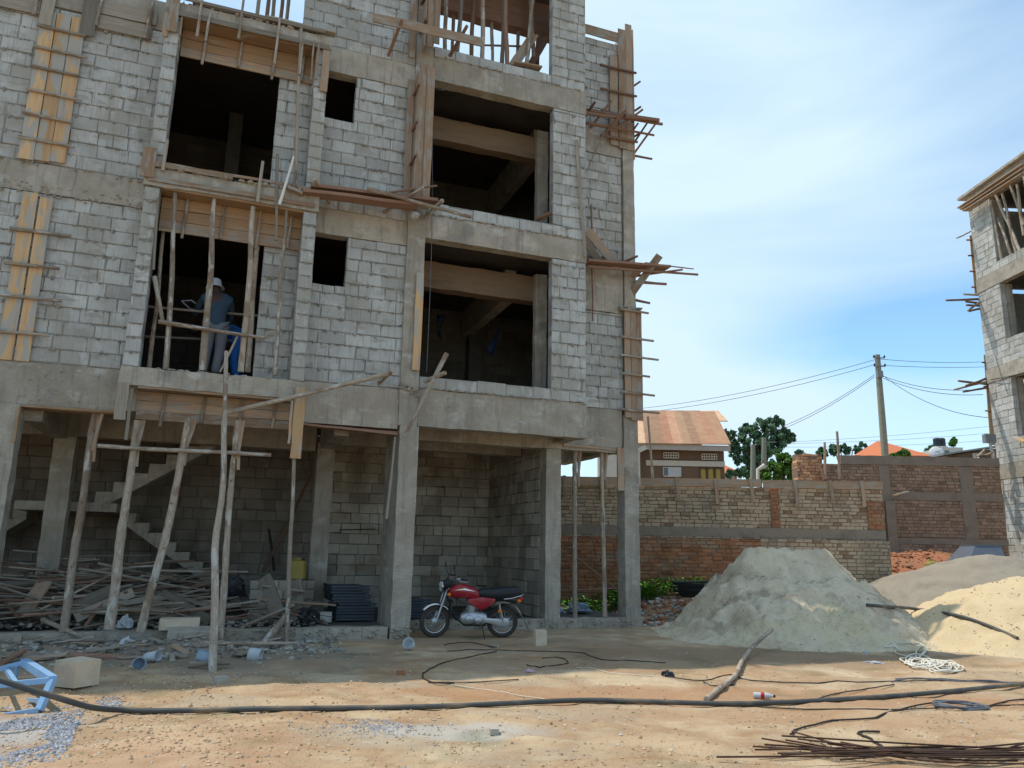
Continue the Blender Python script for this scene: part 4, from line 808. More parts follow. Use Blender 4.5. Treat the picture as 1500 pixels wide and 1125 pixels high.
# lower red courses and buttress of the nearer wall
mb = MB(); blocks(mb, (0, -.13), (1, 0), 6.1, 0, 1.66, T=.12, bl=.26, bh=.1, gap=.016, jit=.014, seed=62, recess=.02); mb.build('red_footing', ('red_brick', 'earth_mortar'), E1)
mb = MB(); blocks(mb, (6.1, -.1), (1, 0), 3.45, 0, 1.68, T=.1, bl=.235, bh=.1, gap=.014, jit=.008, seed=63, recess=.012); mb.build('footing', ('brick', 'earth_mortar'), E1)
mb = MB(); blocks(mb, (9.05, -.03), (1, 0), .46, 2.0, 2.75, T=.03, bl=.235, bh=.1, seed=64, gap=.014); mb.build('orange_patch', ('red_brick', 'earth_mortar'), E1)
mb = MB(); blocks(mb, (6.45, -.03), (1, 0), .24, 1.98, 3.04, T=.03, bl=.235, bh=.1, seed=65, gap=.014); mb.build('orange_patch', ('red_brick', 'earth_mortar'), E1)
e = empty('wall_formwork', (.6, 20.93, 3.3))
for (a, b) in ((.0, 2.9), (2.95, 6.2), (6.25, 9.5)):
    mb = MB(); mb.bar((a, 0, .14), (b, 0, .15 + .01 * a / 6), .2, .03, (0, 1, 0) if False else (0, 0, 1)); 
    mb = MB(); mb.bar((a, 0, .14), (b, 0, .16), .03, .21, (0, 0, 1), n=5, warp=.01); mb.build('plank', 'old_plank', e)
for k, u in enumerate((.9, 1.9, 3.95, 5.0, 5.95, 7.15, 8.1, 8.95)):
    mb = MB(); mb.bar((u, -.04, -.32 - .1 * (k % 2)), (u - .04, -.04, .27), .09, .035, FO); mb.build('batten', 'old_plank', e)
tag(e, 'long plank shuttering with short uprights along the top of the nearer brick wall', 'formwork')
w2, E2 = brickwall('brick_wall', 'taller dark brown brick wall with concrete frame at the back right', (9.6, 26.0), (1, .02), 7.05, .8, 4.62, 'brown_brick', 66,
    cols=((3.05, .34, 2.2, 4.6), (5.85, .45, 2.2, 4.6)), bands=((2.0, 2.2), (3.45, 3.72)), bl=.25, bh=.11)
mb = MB(); mb.rbox((1.6, -.03, 3.82), (7.05, .24, 4.12), .2, .015); mb.build('top_beam', 'wall_concrete', E2).rotation_euler = (0, 0, .02)
mb = MB(); mb.rbox((2.95, -.1, .9), (3.25, -.03, 2.6), .2, .012); mb.build('column', 'wall_concrete', E2)
e = empty('brick_stub', (9.55, 25.6, 3.0)); mb = MB(); blocks(mb, (0, 0), (1, 0), .85, 0, 1.9, T=.4, bl=.26, bh=.1, gap=.014, jit=.02, seed=67, rag=.06)
mat('orange_brick', [(.42, .2, .1), (.55, .32, .18), (.48, .25, .13)], scale=1.5, fine=50, bump=.8, bd=.012, tint=.4); mb.build('brickwork', ('orange_brick', 'earth_mortar'), e)
tag(e, 'ragged orange brick pier at the left end of the taller wall', 'brick pier')
for (a, b, r_) in (((1209, 702), (1208, 648), .05), ((1230, 702), (1226, 632), .05), ((1207, 702), (1200, 680), .03)):
    pole('upright_pole', 'upright pole standing behind the nearer wall, ' + ('short one' if a[0] == 1209 else 'taller one' if a[0] == 1230 else 'slanting stick at its foot'), YP(*a, 25.4), YP(*b, 25.4), r_, r_ * .8, .02, m='old_plank')
board('loose_board', 'pale board lying on the ledge of the taller brick wall', YP(1308, 726, 25.8), YP(1330, 720, 25.8), .16, .05, None, 'new_wood')
pole('upright_pole', 'thin pole behind the house roof edge left of the tree', YP(956, 700, 20.7), YP(949, 610, 20.6), .035, .03, .02)
# ------------------------------------------------------------------ neighbour house
H = empty('neighbour_house', (7.5, 35, 3.0)); HO = Vector((7.5, 35, 3.0))
def hp(px, py, y): return YP(px, py, y) - HO
mb = MB()
r0 = hp(905, 604, 38.4); r1_ = hp(1047, 604, 38.4); e0 = hp(905, 650, 33.6); e1 = hp(1071, 652, 33.6); s1_ = r1_ * .66 + e1 * .34
n = 110
def roofstrip(a0, a1, b0, b1, n, o_=0):
    for i in range(n):
        t0, t1, tm = i / n, (i + 1) / n, (i + .5) / n; tt = random.Random(int(i / 9) + o_ * 31).random()
        q = lambda a, b, t: a + (b - a) * t
        for (x, y, zx, zy) in ((t0, tm, 0, .045), (tm, t1, .045, 0)):
            p = [q(a0, a1, x) + Vector((0, 0, zx)), q(a0, a1, y) + Vector((0, 0, zy)), q(b0, b1, y) + Vector((0, 0, zy)), q(b0, b1, x) + Vector((0, 0, zx))]
            for k in range(3):
                f0, f1 = k / 3, (k + 1) / 3; mb.add([q(p[0], p[3], f0), q(p[1], p[2], f0), q(p[1], p[2], f1), q(p[0], p[3], f1)], [(0, 1, 2, 3)], None, tt, 0)
roofstrip(r0, r1_, e0, e1, n); up_ = Vector((0, -.02, .12)); ra = hp(905, 602, 38.6); rb = hp(1052, 603, 38.6); rc = hp(905, 616, 37.0); rd = hp(1066, 618, 37.0)
roofstrip(ra, rb, rc + up_ * 0, rd, n, 3)
bk = Vector((0, 5.2, -2.3)); mb.add([r0, r1_, r1_ + bk, r0 + bk], [(0, 1, 2, 3)], None, .4); ro = mb.build('roof', 'rusty_iron', H); md = ro.modifiers.new('s', 'SOLIDIFY'); md.thickness = .02
mb = MB(); mb.bar(hp(928, 654, 33.7), hp(1070, 657, 33.7), .04, .24, (0, 0, 1)); mb.build('fascia', 'fascia_grey', H)
a = hp(938, 657, 34.2); b = hp(1062, 705, 34.2); mb = MB(); mb.box((a.x, a.y, -1), (b.x, a.y + 5, a.z + .1)); mb.build('wall', 'plaster_brown', H)
c = hp(946, 674, 34.18); d = hp(1063, 684, 34.18); mb = MB(); mb.box((c.x, c.y - .05, d.z), (b.x + .01, c.y + .03, c.z)); mb.build('lintel_band', 'plaster_cream', H)
mb = MB(); c = hp(925, 655, 34.0); d = hp(937, 705, 34.0); mb.box((c.x - 1.5, c.y - .2, -1), (d.x, c.y + .3, c.z)); mb.build('porch_column', 'plaster_cream', H)
mb = MB(); mb.bar(hp(915, 670, 33.4), hp(946, 655, 33.4), .06, .2, (0, 0, 1)); mb.build('barge_board', 'plaster_cream', H)
for (x0, x1, y0, y1) in ((972, 994, 663, 671), (1028, 1050, 665, 673)):
    a = hp(x0, y0, 34.16); b = hp(x1, y1, 34.16); mb = MB(); nx = 6
    for i in range(nx + 1): x = a.x + (b.x - a.x) * i / nx; mb.box((x - .018, a.y - .03, b.z), (x + .018, a.y + .02, a.z), .9)
    for k in range(3): z = b.z + (a.z - b.z) * k / 2; mb.box((a.x, a.y - .034, z - .02), (b.x, a.y + .02, z + .02), .9)
    v = mb.build('vent_block', 'plaster_cream', H); mb = MB(); mb.box((a.x, a.y - .005, b.z), (b.x, a.y + .01, a.z)); mb.build('vent_shadow', 'plastic_black', v)
a = hp(972, 684, 34.15); b = hp(997, 697, 34.15); f = MB(); f.box((a.x, a.y - .02, b.z - .05), (b.x, a.y + .03, b.z)); f.box((a.x, a.y - .02, a.z - .03), (b.x, a.y + .03, a.z)); f.box((a.x - .03, a.y - .02, b.z), (a.x, a.y + .03, a.z)); f.box((b.x, a.y - .02, b.z), (b.x + .03, a.y + .03, a.z))
w = f.build('window', 'plaster_cream', H); f = MB(); f.box((a.x, a.y - .008, b.z), (a.x + .2, a.y + .02, a.z)); f.build('pane', 'window_glass', w); f = MB()
for i in range(8): x = a.x + .2 + (b.x - a.x - .2) * i / 8; f.box((x, a.y - .01 - .01 * (i % 2), b.z), (x + (b.x - a.x - .2) / 8, a.y + .02, a.z - .03), i % 2 * .5)
f.build('curtain', 'curtain', w)
for k in range(3):
    a = hp(1025 + k * 11, 686, 34.15); b = hp(1035 + k * 11, 704, 34.15); f = MB()
    f.box((a.x, a.y - .03, b.z), (a.x + .04, a.y, a.z)); f.box((b.x - .04, a.y - .03, b.z), (b.x, a.y, a.z)); f.box((a.x, a.y - .03, a.z - .04), (b.x, a.y, a.z)); w = f.build('window', 'plaster_brown', H)
    f = MB(); f.box((a.x + .04, a.y - .012, b.z), (b.x - .04, a.y, a.z - .04)); f.build('shutter', 'frame_yellow', w)
tag(H, 'brown walled house with patchy rusty corrugated roof behind the nearer brick wall', 'house')
# far houses
def hiproof(name, label, x0, x1, yr, ye, Y, wallm, ridge=.3, dep=6, m='roof_tile'):
    a = YP(x0, ye, Y); b = YP(x1, ye, Y); r_ = YP((x0 + x1) / 2, yr, Y + dep / 2); o = Vector((a.x, Y, a.z - 3)); e = empty(name, o)
    w_ = b.x - a.x; z = a.z - o.z; zr = r_.z - o.z; cx = w_ / 2; mb = MB()
    v = [(-.2, -.2, z), (w_ + .2, -.2, z), (w_ + .2, dep + .2, z), (-.2, dep + .2, z), (cx - w_ * ridge / 2, dep / 2, zr), (cx + w_ * ridge / 2, dep / 2, zr)]
    mb.add(v, [(0, 1, 5, 4), (1, 2, 5), (2, 3, 4, 5), (3, 0, 4), (3, 2, 1, 0)]); mb.build('roof', m, e)
    mb = MB(); mb.box((.2, .2, -2), (w_ - .2, dep - .2, z - .01)); mb.build('wall', wallm, e); return tag(e, label, 'house')
hiproof('tiled_house', 'far house with orange hipped tile roof right of the utility pole', 1297, 1362, 647, 667, 60, 'plaster_cream', .1, 9)
hiproof('tiled_house', 'far house with red roof seen between the rusty roofed house and the tree', 1040, 1086, 676, 694, 48, 'plaster_cream', .4, 7)
a = YP(1380, 655, 70); e = empty('far_building', (a.x, 70, 5)); mb = MB(); mb.box((0, 0, 0), (1.9, 5, a.z - 5)); mb.box((2.2, 1, 0), (4.1, 4, a.z - 5.7)); mb.build('wall', 'plaster_cream', e)
mb = MB(); mb.box((.2, -.03, a.z - 5.7), (.6, 0, a.z - 5.3)); mb.build('window', 'window_glass', e); tag(e, 'small cream flat roofed building far behind the taller wall', 'building')
for k, x in enumerate((1373, 1380)):
    a = YP(x, 654, 72); e = empty('water_tank', a); mb = MB(); mb.lathe([(0, 0), (.32, 0), (.34, .1), (.32, .2), (.34, .3), (.32, .5), (.34, .6), (.32, .72), (.2, .8), (0, .82)], n=16); mb.build('drum', 'tank_black', e); mb = MB(); mb.box((-.35, -.35, -.1), (.35, .35, -.005)); mb.box((-.1, -.1, -3), (.1, .1, -.1)); mb.build('stand', 'plaster_cream', e); tag(e, ('left', 'right')[k] + ' one of two black water tanks above the far roofs', 'water tank')
a = YP(1372, 664, 45); e = empty('satellite_dish', a); mb = MB(); mb.lathe([(0, .12), (.15, .1), (.3, .05), (.42, 0)], n=20, axis=(-.3, -1, .4)); o = mb.build('dish', 'plastic_white', e); o.modifiers.new('s', 'SOLIDIFY').thickness = .015; mb = MB(); mb.tube([(0, .1, -1.2), (0, .1, 0), (0, -.35, .1)], .025); mb.build('mast', 'zinc', e); tag(e, 'white satellite dish above the taller wall', 'satellite dish')
a = YP(1384, 668, 40); b = YP(1452, 654, 40); e = empty('shed', a - Vector((0, 0, 1.5))); w_ = b.x - a.x; dz = b.z - a.z; mb = MB()
mb.add([(-.3, -.4, 1.5), (w_ + .8, -.4, 1.5 + dz * 1.1), (w_ + .8, 3, 1.5 + dz * 1.1), (-.3, 3, 1.5), (-.3, -.4, 1.58), (w_ + .8, -.4, 1.58 + dz * 1.1), (w_ + .8, 3, 1.58 + dz * 1.1), (-.3, 3, 1.58)], [(3, 2, 1, 0), (4, 5, 6, 7), (0, 1, 5, 4), (1, 2, 6, 5), (2, 3, 7, 6), (3, 0, 4, 7)]); mb.build('roof', 'zinc', e)
mb = MB(); mb.add([(.6, 0, -1), (w_ + .5, 0, -1), (w_ + .5, 0, 1.45 + dz), (.6, 0, 1.5 + dz * .15), (.6, 2.5, -1), (w_ + .5, 2.5, -1), (w_ + .5, 2.5, 1.45 + dz), (.6, 2.5, 1.5 + dz * .15)], [(0, 1, 2, 3), (7, 6, 5, 4), (1, 5, 6, 2), (4, 0, 3, 7)]); mb.build('wall', 'plaster_brown', e)
mb = MB(); mb.box((w_ * .58, -.03, 0), (w_ * .78, 0, 1.4 + dz * .5)); mb.build('door', 'plastic_white', e); tag(e, 'low shed with a sloping grey sheet roof beside the right building', 'shed')
# ------------------------------------------------------------------ trees
def foliage(mb, blobs, n, size, rr, hull=.6):
    tot = sum(b[1] ** 2 for b in blobs)
    for (c, r_) in blobs:
        k = int(n * r_ * r_ / tot)
        clumps = [(Vector((rr.gauss(0, 1), rr.gauss(0, 1), rr.gauss(0, 1))).normalized() * r_ * rr.uniform(hull, 1.0), rr.uniform(.12, .27) * r_, rr.random()) for _ in range(26)]
        for i in range(k):
            cc, cr, ct = rr.choice(clumps); d = Vector((rr.gauss(0, 1), rr.gauss(0, 1), rr.gauss(0, .8))).normalized() * cr * rr.random() ** .4
            p = c + cc + d; s_ = size * rr.uniform(.6, 1.3); nrm = (d.normalized() + Vector((rr.uniform(-.8, .8), rr.uniform(-.8, .8), rr.uniform(-.2, 1)))).normalized()
            a = nrm.orthogonal().normalized(); b = nrm.cross(a); t = rr.uniform(0, 6.3); a, b = a * math.cos(t) + b * math.sin(t), b * math.cos(t) - a * math.sin(t)
            mb.add([p - a * s_, p - b * s_ * .45, p + a * s_, p + b * s_ * .45], [(0, 1, 2, 3)], None, min(1, max(0, ct * .7 + rr.random() * .3)))
def tree(name, label, Y, blobs, n, size, leaf, base, cat='tree', group=None, seed=1, tr=.18, hull=.6):
    rr = random.Random(seed); k = Y / FOC; b = YP(base[0], base[1], Y); z0 = min(3.0, b.z) if Y > 24 else gz(b.x, b.y); o = Vector((b.x, Y, z0)); e = empty(name, o)
    bl = [(YP(x, y, Y) - o + Vector((0, rr.uniform(-.5, .5) * r_ * k, 0)), r_ * k) for (x, y, r_) in blobs]
    mb = MB(); foliage(mb, bl, n, size, rr, hull); mb.build('crown', leaf, e)
    mb = MB(); top = sum((c for c, _ in bl), Vector()) / len(bl); mb.tube([(0, 0, -.3), top * .35 + Vector((.1, 0, 0)), top * .8], [tr, tr * .75, tr * .4], 8, .5)
    for c, r_ in bl: mb.tube([top * .5, (top * .55 + c * .45), c], [tr * .5, tr * .3, tr * .1], 6, .5)
    mb.build('trunk', 'bark', e); return tag(e, label, cat, group)
tree('broadleaf_tree', 'large dark green tree behind the wall, right of the rusty roofed house', 55, [(1080, 650, 14), (1098, 636, 17), (1118, 628, 16), (1136, 624, 17), (1150, 640, 15), (1130, 646, 22), (1105, 655, 22), (1092, 672, 16), (1068, 636, 9), (1098, 690, 14), (1120, 668, 20), (1075, 662, 9), (1158, 640, 8)], 14000, .17, 'leaf_dark', (1112, 700), seed=3)
tree('bushy_tree', 'bright green bushy tree in front of the large dark tree', 42, [(1130, 690, 15), (1145, 676, 15), (1150, 692, 15), (1120, 697, 9), (1160, 690, 9)], 9000, .13, 'leaf_bright', (1140, 700), seed=4)
tree('broadleaf_tree', 'small dark trees left of the utility pole above the taller wall', 90, [(1205, 664, 8), (1222, 658, 8), (1238, 658, 8), (1262, 657, 9), (1275, 662, 6)], 6000, .22, 'leaf_dark', (1235, 672), seed=5) 
tree('broadleaf_tree', 'dark shrub in front of the far red roof', 46, [(1070, 694, 6), (1084, 692, 6), (1092, 690, 8)], 1500, .14, 'leaf_dark', (1080, 700), seed=6, tr=.08)
tree('bushy_tree', 'bright green bush in front of the orange hipped roof', 50, [(1318, 666, 6), (1325, 664, 6), (1308, 668, 4)], 1800, .13, 'leaf_bright', (1318, 672), seed=7, tr=.08)
tree('broadleaf_tree', 'tiny tree above the cream flat roofed building', 80, [(1395, 649, 5), (1398, 645, 4)], 900, .2, 'leaf_bright', (1396, 660), seed=8, tr=.1)
tree('broadleaf_tree', 'dark shrub left of the black water tanks', 75, [(1361, 662, 5), (1366, 658, 5)], 900, .22, 'leaf_dark', (1363, 668), seed=9, tr=.1)
tree('broadleaf_tree', 'tiny dark tree right of the large dark tree', 95, [(1172, 665, 6), (1178, 668, 4)], 900, .25, 'leaf_dark', (1174, 672), seed=10, tr=.1)
# ------------------------------------------------------------------ utility poles and lines
pb = YP(1299, 700, 40); pt = YP(1285, 520, 40); e = empty('utility_pole', pb); V = pt - pb
mb = MB(); mb.tube([V * -.4, V * .5, V], [.2, .17, .14], 12, .5); mb.build('pole', 'pole_grey', e)
for k, f in enumerate((.97, .9)):
    mb = MB(); c = V * f; mb.bar(c + Vector((-.28, -.15, 0)), c + Vector((.32, -.15, 0)), .05, .05); mb.build('crossarm', 'zinc', e)
    for s_ in (-.26, .3): mb = MB(); mb.lathe([(.03, 0), (.05, .02), (.05, .08), (.03, .12)], c + Vector((s_, -.15, .02)), 8); mb.build('insulator', 'plastic_black', e)
mb = MB(); c = V * .82; mb.box((c.x - .2, c.y - .3, c.z - .1), (c.x + .1, c.y - .12, c.z + .25)); mb.build('fuse_box', 'zinc', e)
tag(e, 'tall grey utility pole leaning slightly behind the taller brick wall', 'utility pole')
def wire(label, a, b, sag=.3, r_=.014):
    n = 14; pts = [a + (b - a) * (i / n) + Vector((0, 0, -4 * sag * (i / n) * (1 - i / n))) for i in range(n + 1)]; mb = MB(); mb.tube(pts, r_, 5, .5); tag(mb.build('power_line', 'plastic_black', None, tuple(a)), label, 'power line', 'lines from the utility pole')
for (lab, x, y, X2, Y2, dep, sg) in (('upper line running from the pole top to the left', 1281, 527, 880, 603, 55, .5), ('second line running from the pole top to the left', 1282, 534, 880, 609, 55, .5),
    ('upper line running from the pole top to the right', 1289, 526, 1520, 522, 50, .3), ('second line running from the pole top to the right', 1290, 535, 1520, 532, 50, .2),
    ('lower left line dropping steeply behind the large tree', 1281, 549, 1125, 632, 50, .3), ('second lower left line dropping behind the large tree', 1281, 552, 1125, 636, 50, .3),
    ('lower right line dropping towards the right building', 1292, 549, 1452, 612, 33, .5), ('middle right line reaching the right building', 1294, 551, 1440, 570, 34, .3), ('middle right line just below its twin', 1294, 554, 1440, 578, 34, .3)):
    wire(lab, YP(x, y, 39.9), YP(X2, Y2, dep), sg)
for k, (a, b) in enumerate((((1140, 648), (1520, 616)), ((1140, 650), (1520, 628)), ((1140, 655), (1520, 640)))): wire(('highest', 'middle', 'lowest')[k] + ' of the far thin lines near the horizon', YP(*a, 80), YP(*b, 80), .3, .014)
for k, (x, y0, y1) in enumerate(((1103, 682, 651), (1119, 672, 641))):
    a = YP(x, y0 + 20, 44); b = YP(x, y1, 44); e = empty('concrete_post', a); mb = MB(); mb.tube([(0, 0, 0), b - a], [.16, .13], 8, .5); mb.build('post', 'pole_grey', e)
    if k: mb = MB(); mb.bar(b - a + Vector((0, 0, -.25)), b - a + Vector((.7, 0, -.25)), .06, .05); mb.build('arm', 'pole_grey', e)
    tag(e, ('short pole in front of the large dark tree, left one', 'short pole with an arm in front of the large dark tree')[k], 'pole')
e = empty('bracket_post', YP(1110, 703, 30)); q = YP(1110, 703, 30); mb = MB(); mb.tube([(0, 0, -.3), YP(1110, 688, 30) - q, YP(1120, 682, 30) - q], [.07, .07, .1], 8); mb.build('bracket', 'plaster_cream', e); tag(e, 'pale bent bracket post on top of the nearer wall left of the bright bush', 'post')
# ------------------------------------------------------------------ second unfinished building on the right
CR = Vector((18.4, 29.0, 0)); DRv = Vector((.0505, -.9987, 0)); NR = Vector((-.9987, -.0505, 0))
def RB(px, py, off=0):
    d = ray(px, py); nn_ = -NR; t = ((CR - CAM).dot(nn_) + off) / d.dot(nn_); p = CAM + d * t - CR; return (p.dot(DRv), p.z)
# local frame: x towards the camera along the face, y outwards (left), z up
RBE = empty('unfinished_building', CR); ang = math.atan2(DRv.y, DRv.x); RBE.rotation_euler = (0, 0, ang)
tag(RBE, 'second unfinished block building cut by the right edge of the photo', 'building')
def rp(name, boxes, m='concrete', seg=.2, amp=.012):
    mb = MB()
    for (a, b) in boxes: mb.rbox(a, b, seg, amp, R0.random())
    mb.build(name, m, RBE)
LR = 9.0                                                  # length of the face towards the camera
lev = [1.2, 4.9, 8.6, 12.25, 15.75]
for i, z in enumerate(lev[1:]):
    rp('beam', [((-.02, -.02, z - .42), (LR, .26, z + (.12 if i < 3 else .18)))]); rp('floor_slab', [((0, .27, z - .2), (LR, 6, z))], 'dark_concrete', .5)
rp('roof_edge', [((-.32, -.2, lev[4] + .19), (LR, 6, lev[4] + .29))])
for i in range(4):
    z0, z1 = lev[i] + .13, lev[i + 1] - .43; sill = .9 if i in (1, 2) else .3
    mb = MB(); blocks(mb, (0, 0), (1, 0), LR, z0, z1, [(1.25, 3.1, z0 + sill, z1), (4.6, 7.5, z0 + sill, z1)], T=.22, seed=90 + i)
    mb.build('block_wall', ('block', 'mortar'), RBE)
    mb = MB(); blocks(mb, (0, 5.8), (0, -1), 5.55, z0, z1, [(1.2, 3.0, z0 + 1, z1)] if i < 3 else [], T=.2, seed=100 + i); mb.build('end_wall', ('block', 'mortar'), RBE)
    mb = MB(); blocks(mb, (0.2, 3.2), (1, 0), LR, z0, z1 + .2, [(2.2, 3.0, z0 + .8, z1)], T=.15, seed=110 + i); mb.build('inner_wall', ('block', 'mortar'), RBE)
    rp('column', [((.95, .24, z0), (1.24, .5, z1))])
def RL(s, y, z): return CR + DRv * s - Vector((-NR.x, -NR.y, 0)) * y + Vector((0, 0, z))
def RW_(px, py, off=0): d = ray(px, py); nn_ = -NR; t = ((CR - CAM).dot(nn_) - off) / d.dot(nn_); return CAM + d * t
GR = 'props in the top storey of the right building'
for (a, b) in (((1420, 300), (1450, 332)), ((1437, 285), (1458, 340)), ((1454, 275), (1500, 380)), ((1452, 294), (1470, 392)), ((1468, 283), (1492, 385)), ((1477, 262), (1500, 330)), ((1490, 270), (1500, 345)), ((1462, 320), (1486, 385))):
    pole('storey_prop', 'slanting pole among the roof props of the right building', RW_(*b, -.1), RW_(*a, -.05), .06, .05, .03, group=GR, cat='prop')
e = empty('roof_formwork', RW_(1408, 304, .3)); o_ = RW_(1408, 304, .3)
for k in range(3): mb = MB(); mb.bar(RW_(1405 + 4 * k, 305 + 2 * k, .3) - o_, RW_(1500, 240 + 7 * k, .3) - o_, .2, .04); mb.build('plank', 'old_plank', e)
tag(e, 'plank shuttering under the roof edge of the right building', 'formwork')
for k, (x, y0, y1) in enumerate(((1432, 345, 430), (1455, 520, 652))):
    e = empty('column_formwork', YP(x, y1, 29.3)); o_ = YP(x, y1, 29.3); mb = MB(); mb.bar((0, 0, 0), YP(x - (8 if k == 0 else 10), y0, 29.3) - o_, .22, .03, (0, 1, 0)); mb.build('plank', 'new_wood', e)
    for j in range(4): q = (YP(x - 9, y0, 29.3) - o_) * (j * .27 + .1); mb = MB(); mb.stick(q + Vector((-.25, -.05, 0)), q + Vector((.3, -.05, .02)), .035, .03, .01, 6); mb.build('batten', 'red_wood', e)
    tag(e, ('yellow column plank with battens at the upper left corner of the right building', 'long yellow column plank at the left corner of the right building, lower one')[k], 'formwork', 'column planks of the right building')
for lab, a, b, r_ in (('plank end jutting left below the roof of the right building', (1424, 338), (1404, 348), .08),):
    board('scaffold_board', lab, YP(*a, 29.2), YP(*b, 29.0), .2, .05, None, 'new_wood')
GS2 = 'scaffold stubs on the corner of the right building'
for k, (a, b) in enumerate((((1436, 438), (1386, 440)), ((1438, 432), (1412, 431)), ((1436, 444), (1415, 442)), ((1438, 448), (1416, 447)), ((1438, 440), (1418, 455)), ((1436, 452), (1420, 456)), ((1448, 563), (1404, 558)), ((1450, 558), (1398, 571)), ((1452, 567), (1411, 574)), ((1445, 554), (1415, 565)), ((1470, 695), (1435, 693)), ((1468, 703), (1443, 711)))):
    pole('scaffold_pole', 'pole end sticking out left from the corner of the right building', YP(*a, 29.2), YP(*b, 28.6), .05, .04, .03, m=('red_wood', 'pole_wood')[k % 3 == 1], group=GS2, n=6)
for k in range(14):
    a = YP(1440 + R0.uniform(-8, 8), 665 + R0.uniform(-14, 14), 28.6); pole('bundled_pole', 'short pole end in the bundle tied low on the corner of the right building', a, a + Vector((R0.uniform(-.4, .1), R0.uniform(-.6, .2), R0.uniform(-.35, .1))), .05, .045, .01, group='bundle of pole ends', n=7)
e = empty('floodlight', YP(1450, 648, 28.4)); q = YP(1450, 648, 28.4); mb = MB(); mb.box((-.2, -.12, -.02), (.18, .12, .3)); mb.build('lamp_box', 'zinc', e); mb = MB(); mb.tube([(0, 0, 0), YP(1462, 700, 28.6) - q], .05); mb.build('post', 'plaster_cream', e); tag(e, 'grey box lamp on a short post at the corner of the right building', 'lamp')
for (a, b, r_) in (((1466, 812), (1456, 660), .05), ((1474, 812), (1468, 705), .05)): pole('upright_pole', 'pole standing against the left corner of the right building, ' + ('left one' if a[0] == 1466 else 'right one'), YP(*a, 27.6), YP(*b, 28), r_, r_ * .8, .03)
board('loose_board', 'pale board on the sill of the right building at the photo edge', RW_(1486, 640, .3), RW_(1504, 648, .3), .3, .05, None, 'new_wood')
cable('hanging_wire', 'loose wires on the face of the right building', [RW_(1452, 556, .06), RW_(1475, 552, .1), RW_(1505, 545, .06)], .015, 'plastic_black', 'wire')
# ------------------------------------------------------------------ sand piles
def pile(name, label, x0, x1, y0, y1, hf, m, st=.07):
    mb = MB(); nx = int((x1 - x0) / st); ny = int((y1 - y0) / st); vs = []
    for j in range(ny + 1):
        for i in range(nx + 1):
            x = x0 + (x1 - x0) * i / nx; y = y0 + (y1 - y0) * j / ny; vs.append((x, y, hf(x, y)))
    mb.add(vs, [(j * (nx + 1) + i, j * (nx + 1) + i + 1, (j + 1) * (nx + 1) + i + 1, (j + 1) * (nx + 1) + i) for j in range(ny) for i in range(nx)], None, .5, 0, True)
    return tag(mb.build(name, m), label, 'sand pile')
def nz(x, y, s, k=0): return noise.noise(Vector((x * s, y * s, k)))
def seg_d(x, y, ax, ay, bx, by):
    t = max(0, min(1, ((x - ax) * (bx - ax) + (y - ay) * (by - ay)) / ((bx - ax) ** 2 + (by - ay) ** 2))); return math.hypot(x - ax - t * (bx - ax), y - ay - t * (by - ay)), t
def hA(x, y):
    d, t = seg_d(x, y, 5.22, 16.5, 6.45, 16.55); fr = sstep(16.6, 14.5, y)
    R = 1.74 + .62 * fr + .12 * nz(x, y, .6, 3); h = min(1.76, 2.05 * max(0, 1 - d / R) ** 1.12); sk = .22 * math.exp(-(max(0, d - R * .8) / .7) ** 2) * (d > R * .5)
    h = h + sk
    a = sstep(0, .5, h) * sstep(1.85, 1.0, h) * (.35 + .65 * sstep(6.9, 5.6, x))
    h += a * (.12 * nz(x * 1.2, y, 1.5, 1) + .13 * nz(x, y, 3.2, 2) - .13 * abs(nz(x, y, 4.5, 6)) + .05) + sstep(0, .15, h) * (.05 * nz(x, y, 7, 4) + .03 * nz(x, y, 14, 5))
    lump = .16 * math.exp(-((x - 4.75) ** 2 / .35 + (y - 14.35) ** 2 / .12)) + .18 * math.exp(-((x - 6.6) ** 2 / .5 + (y - 14.6) ** 2 / .15))
    return gz(x, y) - .06 + h + lump * (.7 + nz(x, y, 5, 8))
def hB(x, y):
    d, t = seg_d(x, y, 10.1, 15.4, 13, 15.2); R = 3.0 + .3 * nz(x, y, .7, 1); h = 1.3 * max(0, 1 - (d / R) ** 1.55)
    return gz(x, y) - .05 + h + sstep(0, .2, h) * (.09 * nz(x, y, 1.6, 2) + .06 * nz(x, y, 4, 3) - .05 * abs(nz(x, y, 6, 8)) + .025 * nz(x, y, 12, 3))
def hC(x, y):
    d, t = seg_d(x, y, 11.6, 19.0, 14.5, 18.6); h = 1.45 * max(0, 1 - d / (3.4 + .3 * nz(x, y, .8, 5))) ** .85
    return gz(x, y) - .12 + h + sstep(0, .2, h) * (.05 * nz(x, y, 2, 2) + .02 * nz(x, y, 9, 3))
mat('sand_grey', [(.47, .365, .24), (.7, .59, .43), (.55, .44, .3), (.76, .66, .5)], scale=.8, fine=22, bump=1, bd=.05, tint=0, streak=[((.33, .26, .18), 2.2, (1, 1, 1), .54, .66, .75), ((.66, .56, .36), .55, (1, 1, 1.5), .5, .62, .75)], spots=[((.25, .2, .15), 12, .62, .7)])
mat('mound_grey', [(.2, .17, .13), (.3, .26, .2), (.25, .21, .16)], scale=1, fine=22, bump=.9, bd=.03, tint=0)
mat('sand_yellow', [(.46, .345, .195), (.57, .445, .27), (.51, .39, .235)], scale=1.2, fine=22, bump=.9, bd=.02, tint=0, spots=[((.33, .26, .17), 10, .67, .72)])
pile('sand_pile', 'grey flat topped sand pile in the middle distance', 1.9, 9.6, 13.2, 19.3, hA, 'sand_grey', .045)
pile('sand_pile', 'yellow sunlit sand pile at the right edge of the photo', 6.6, 15.5, 12.0, 18.6, hB, 'sand_yellow', .09)
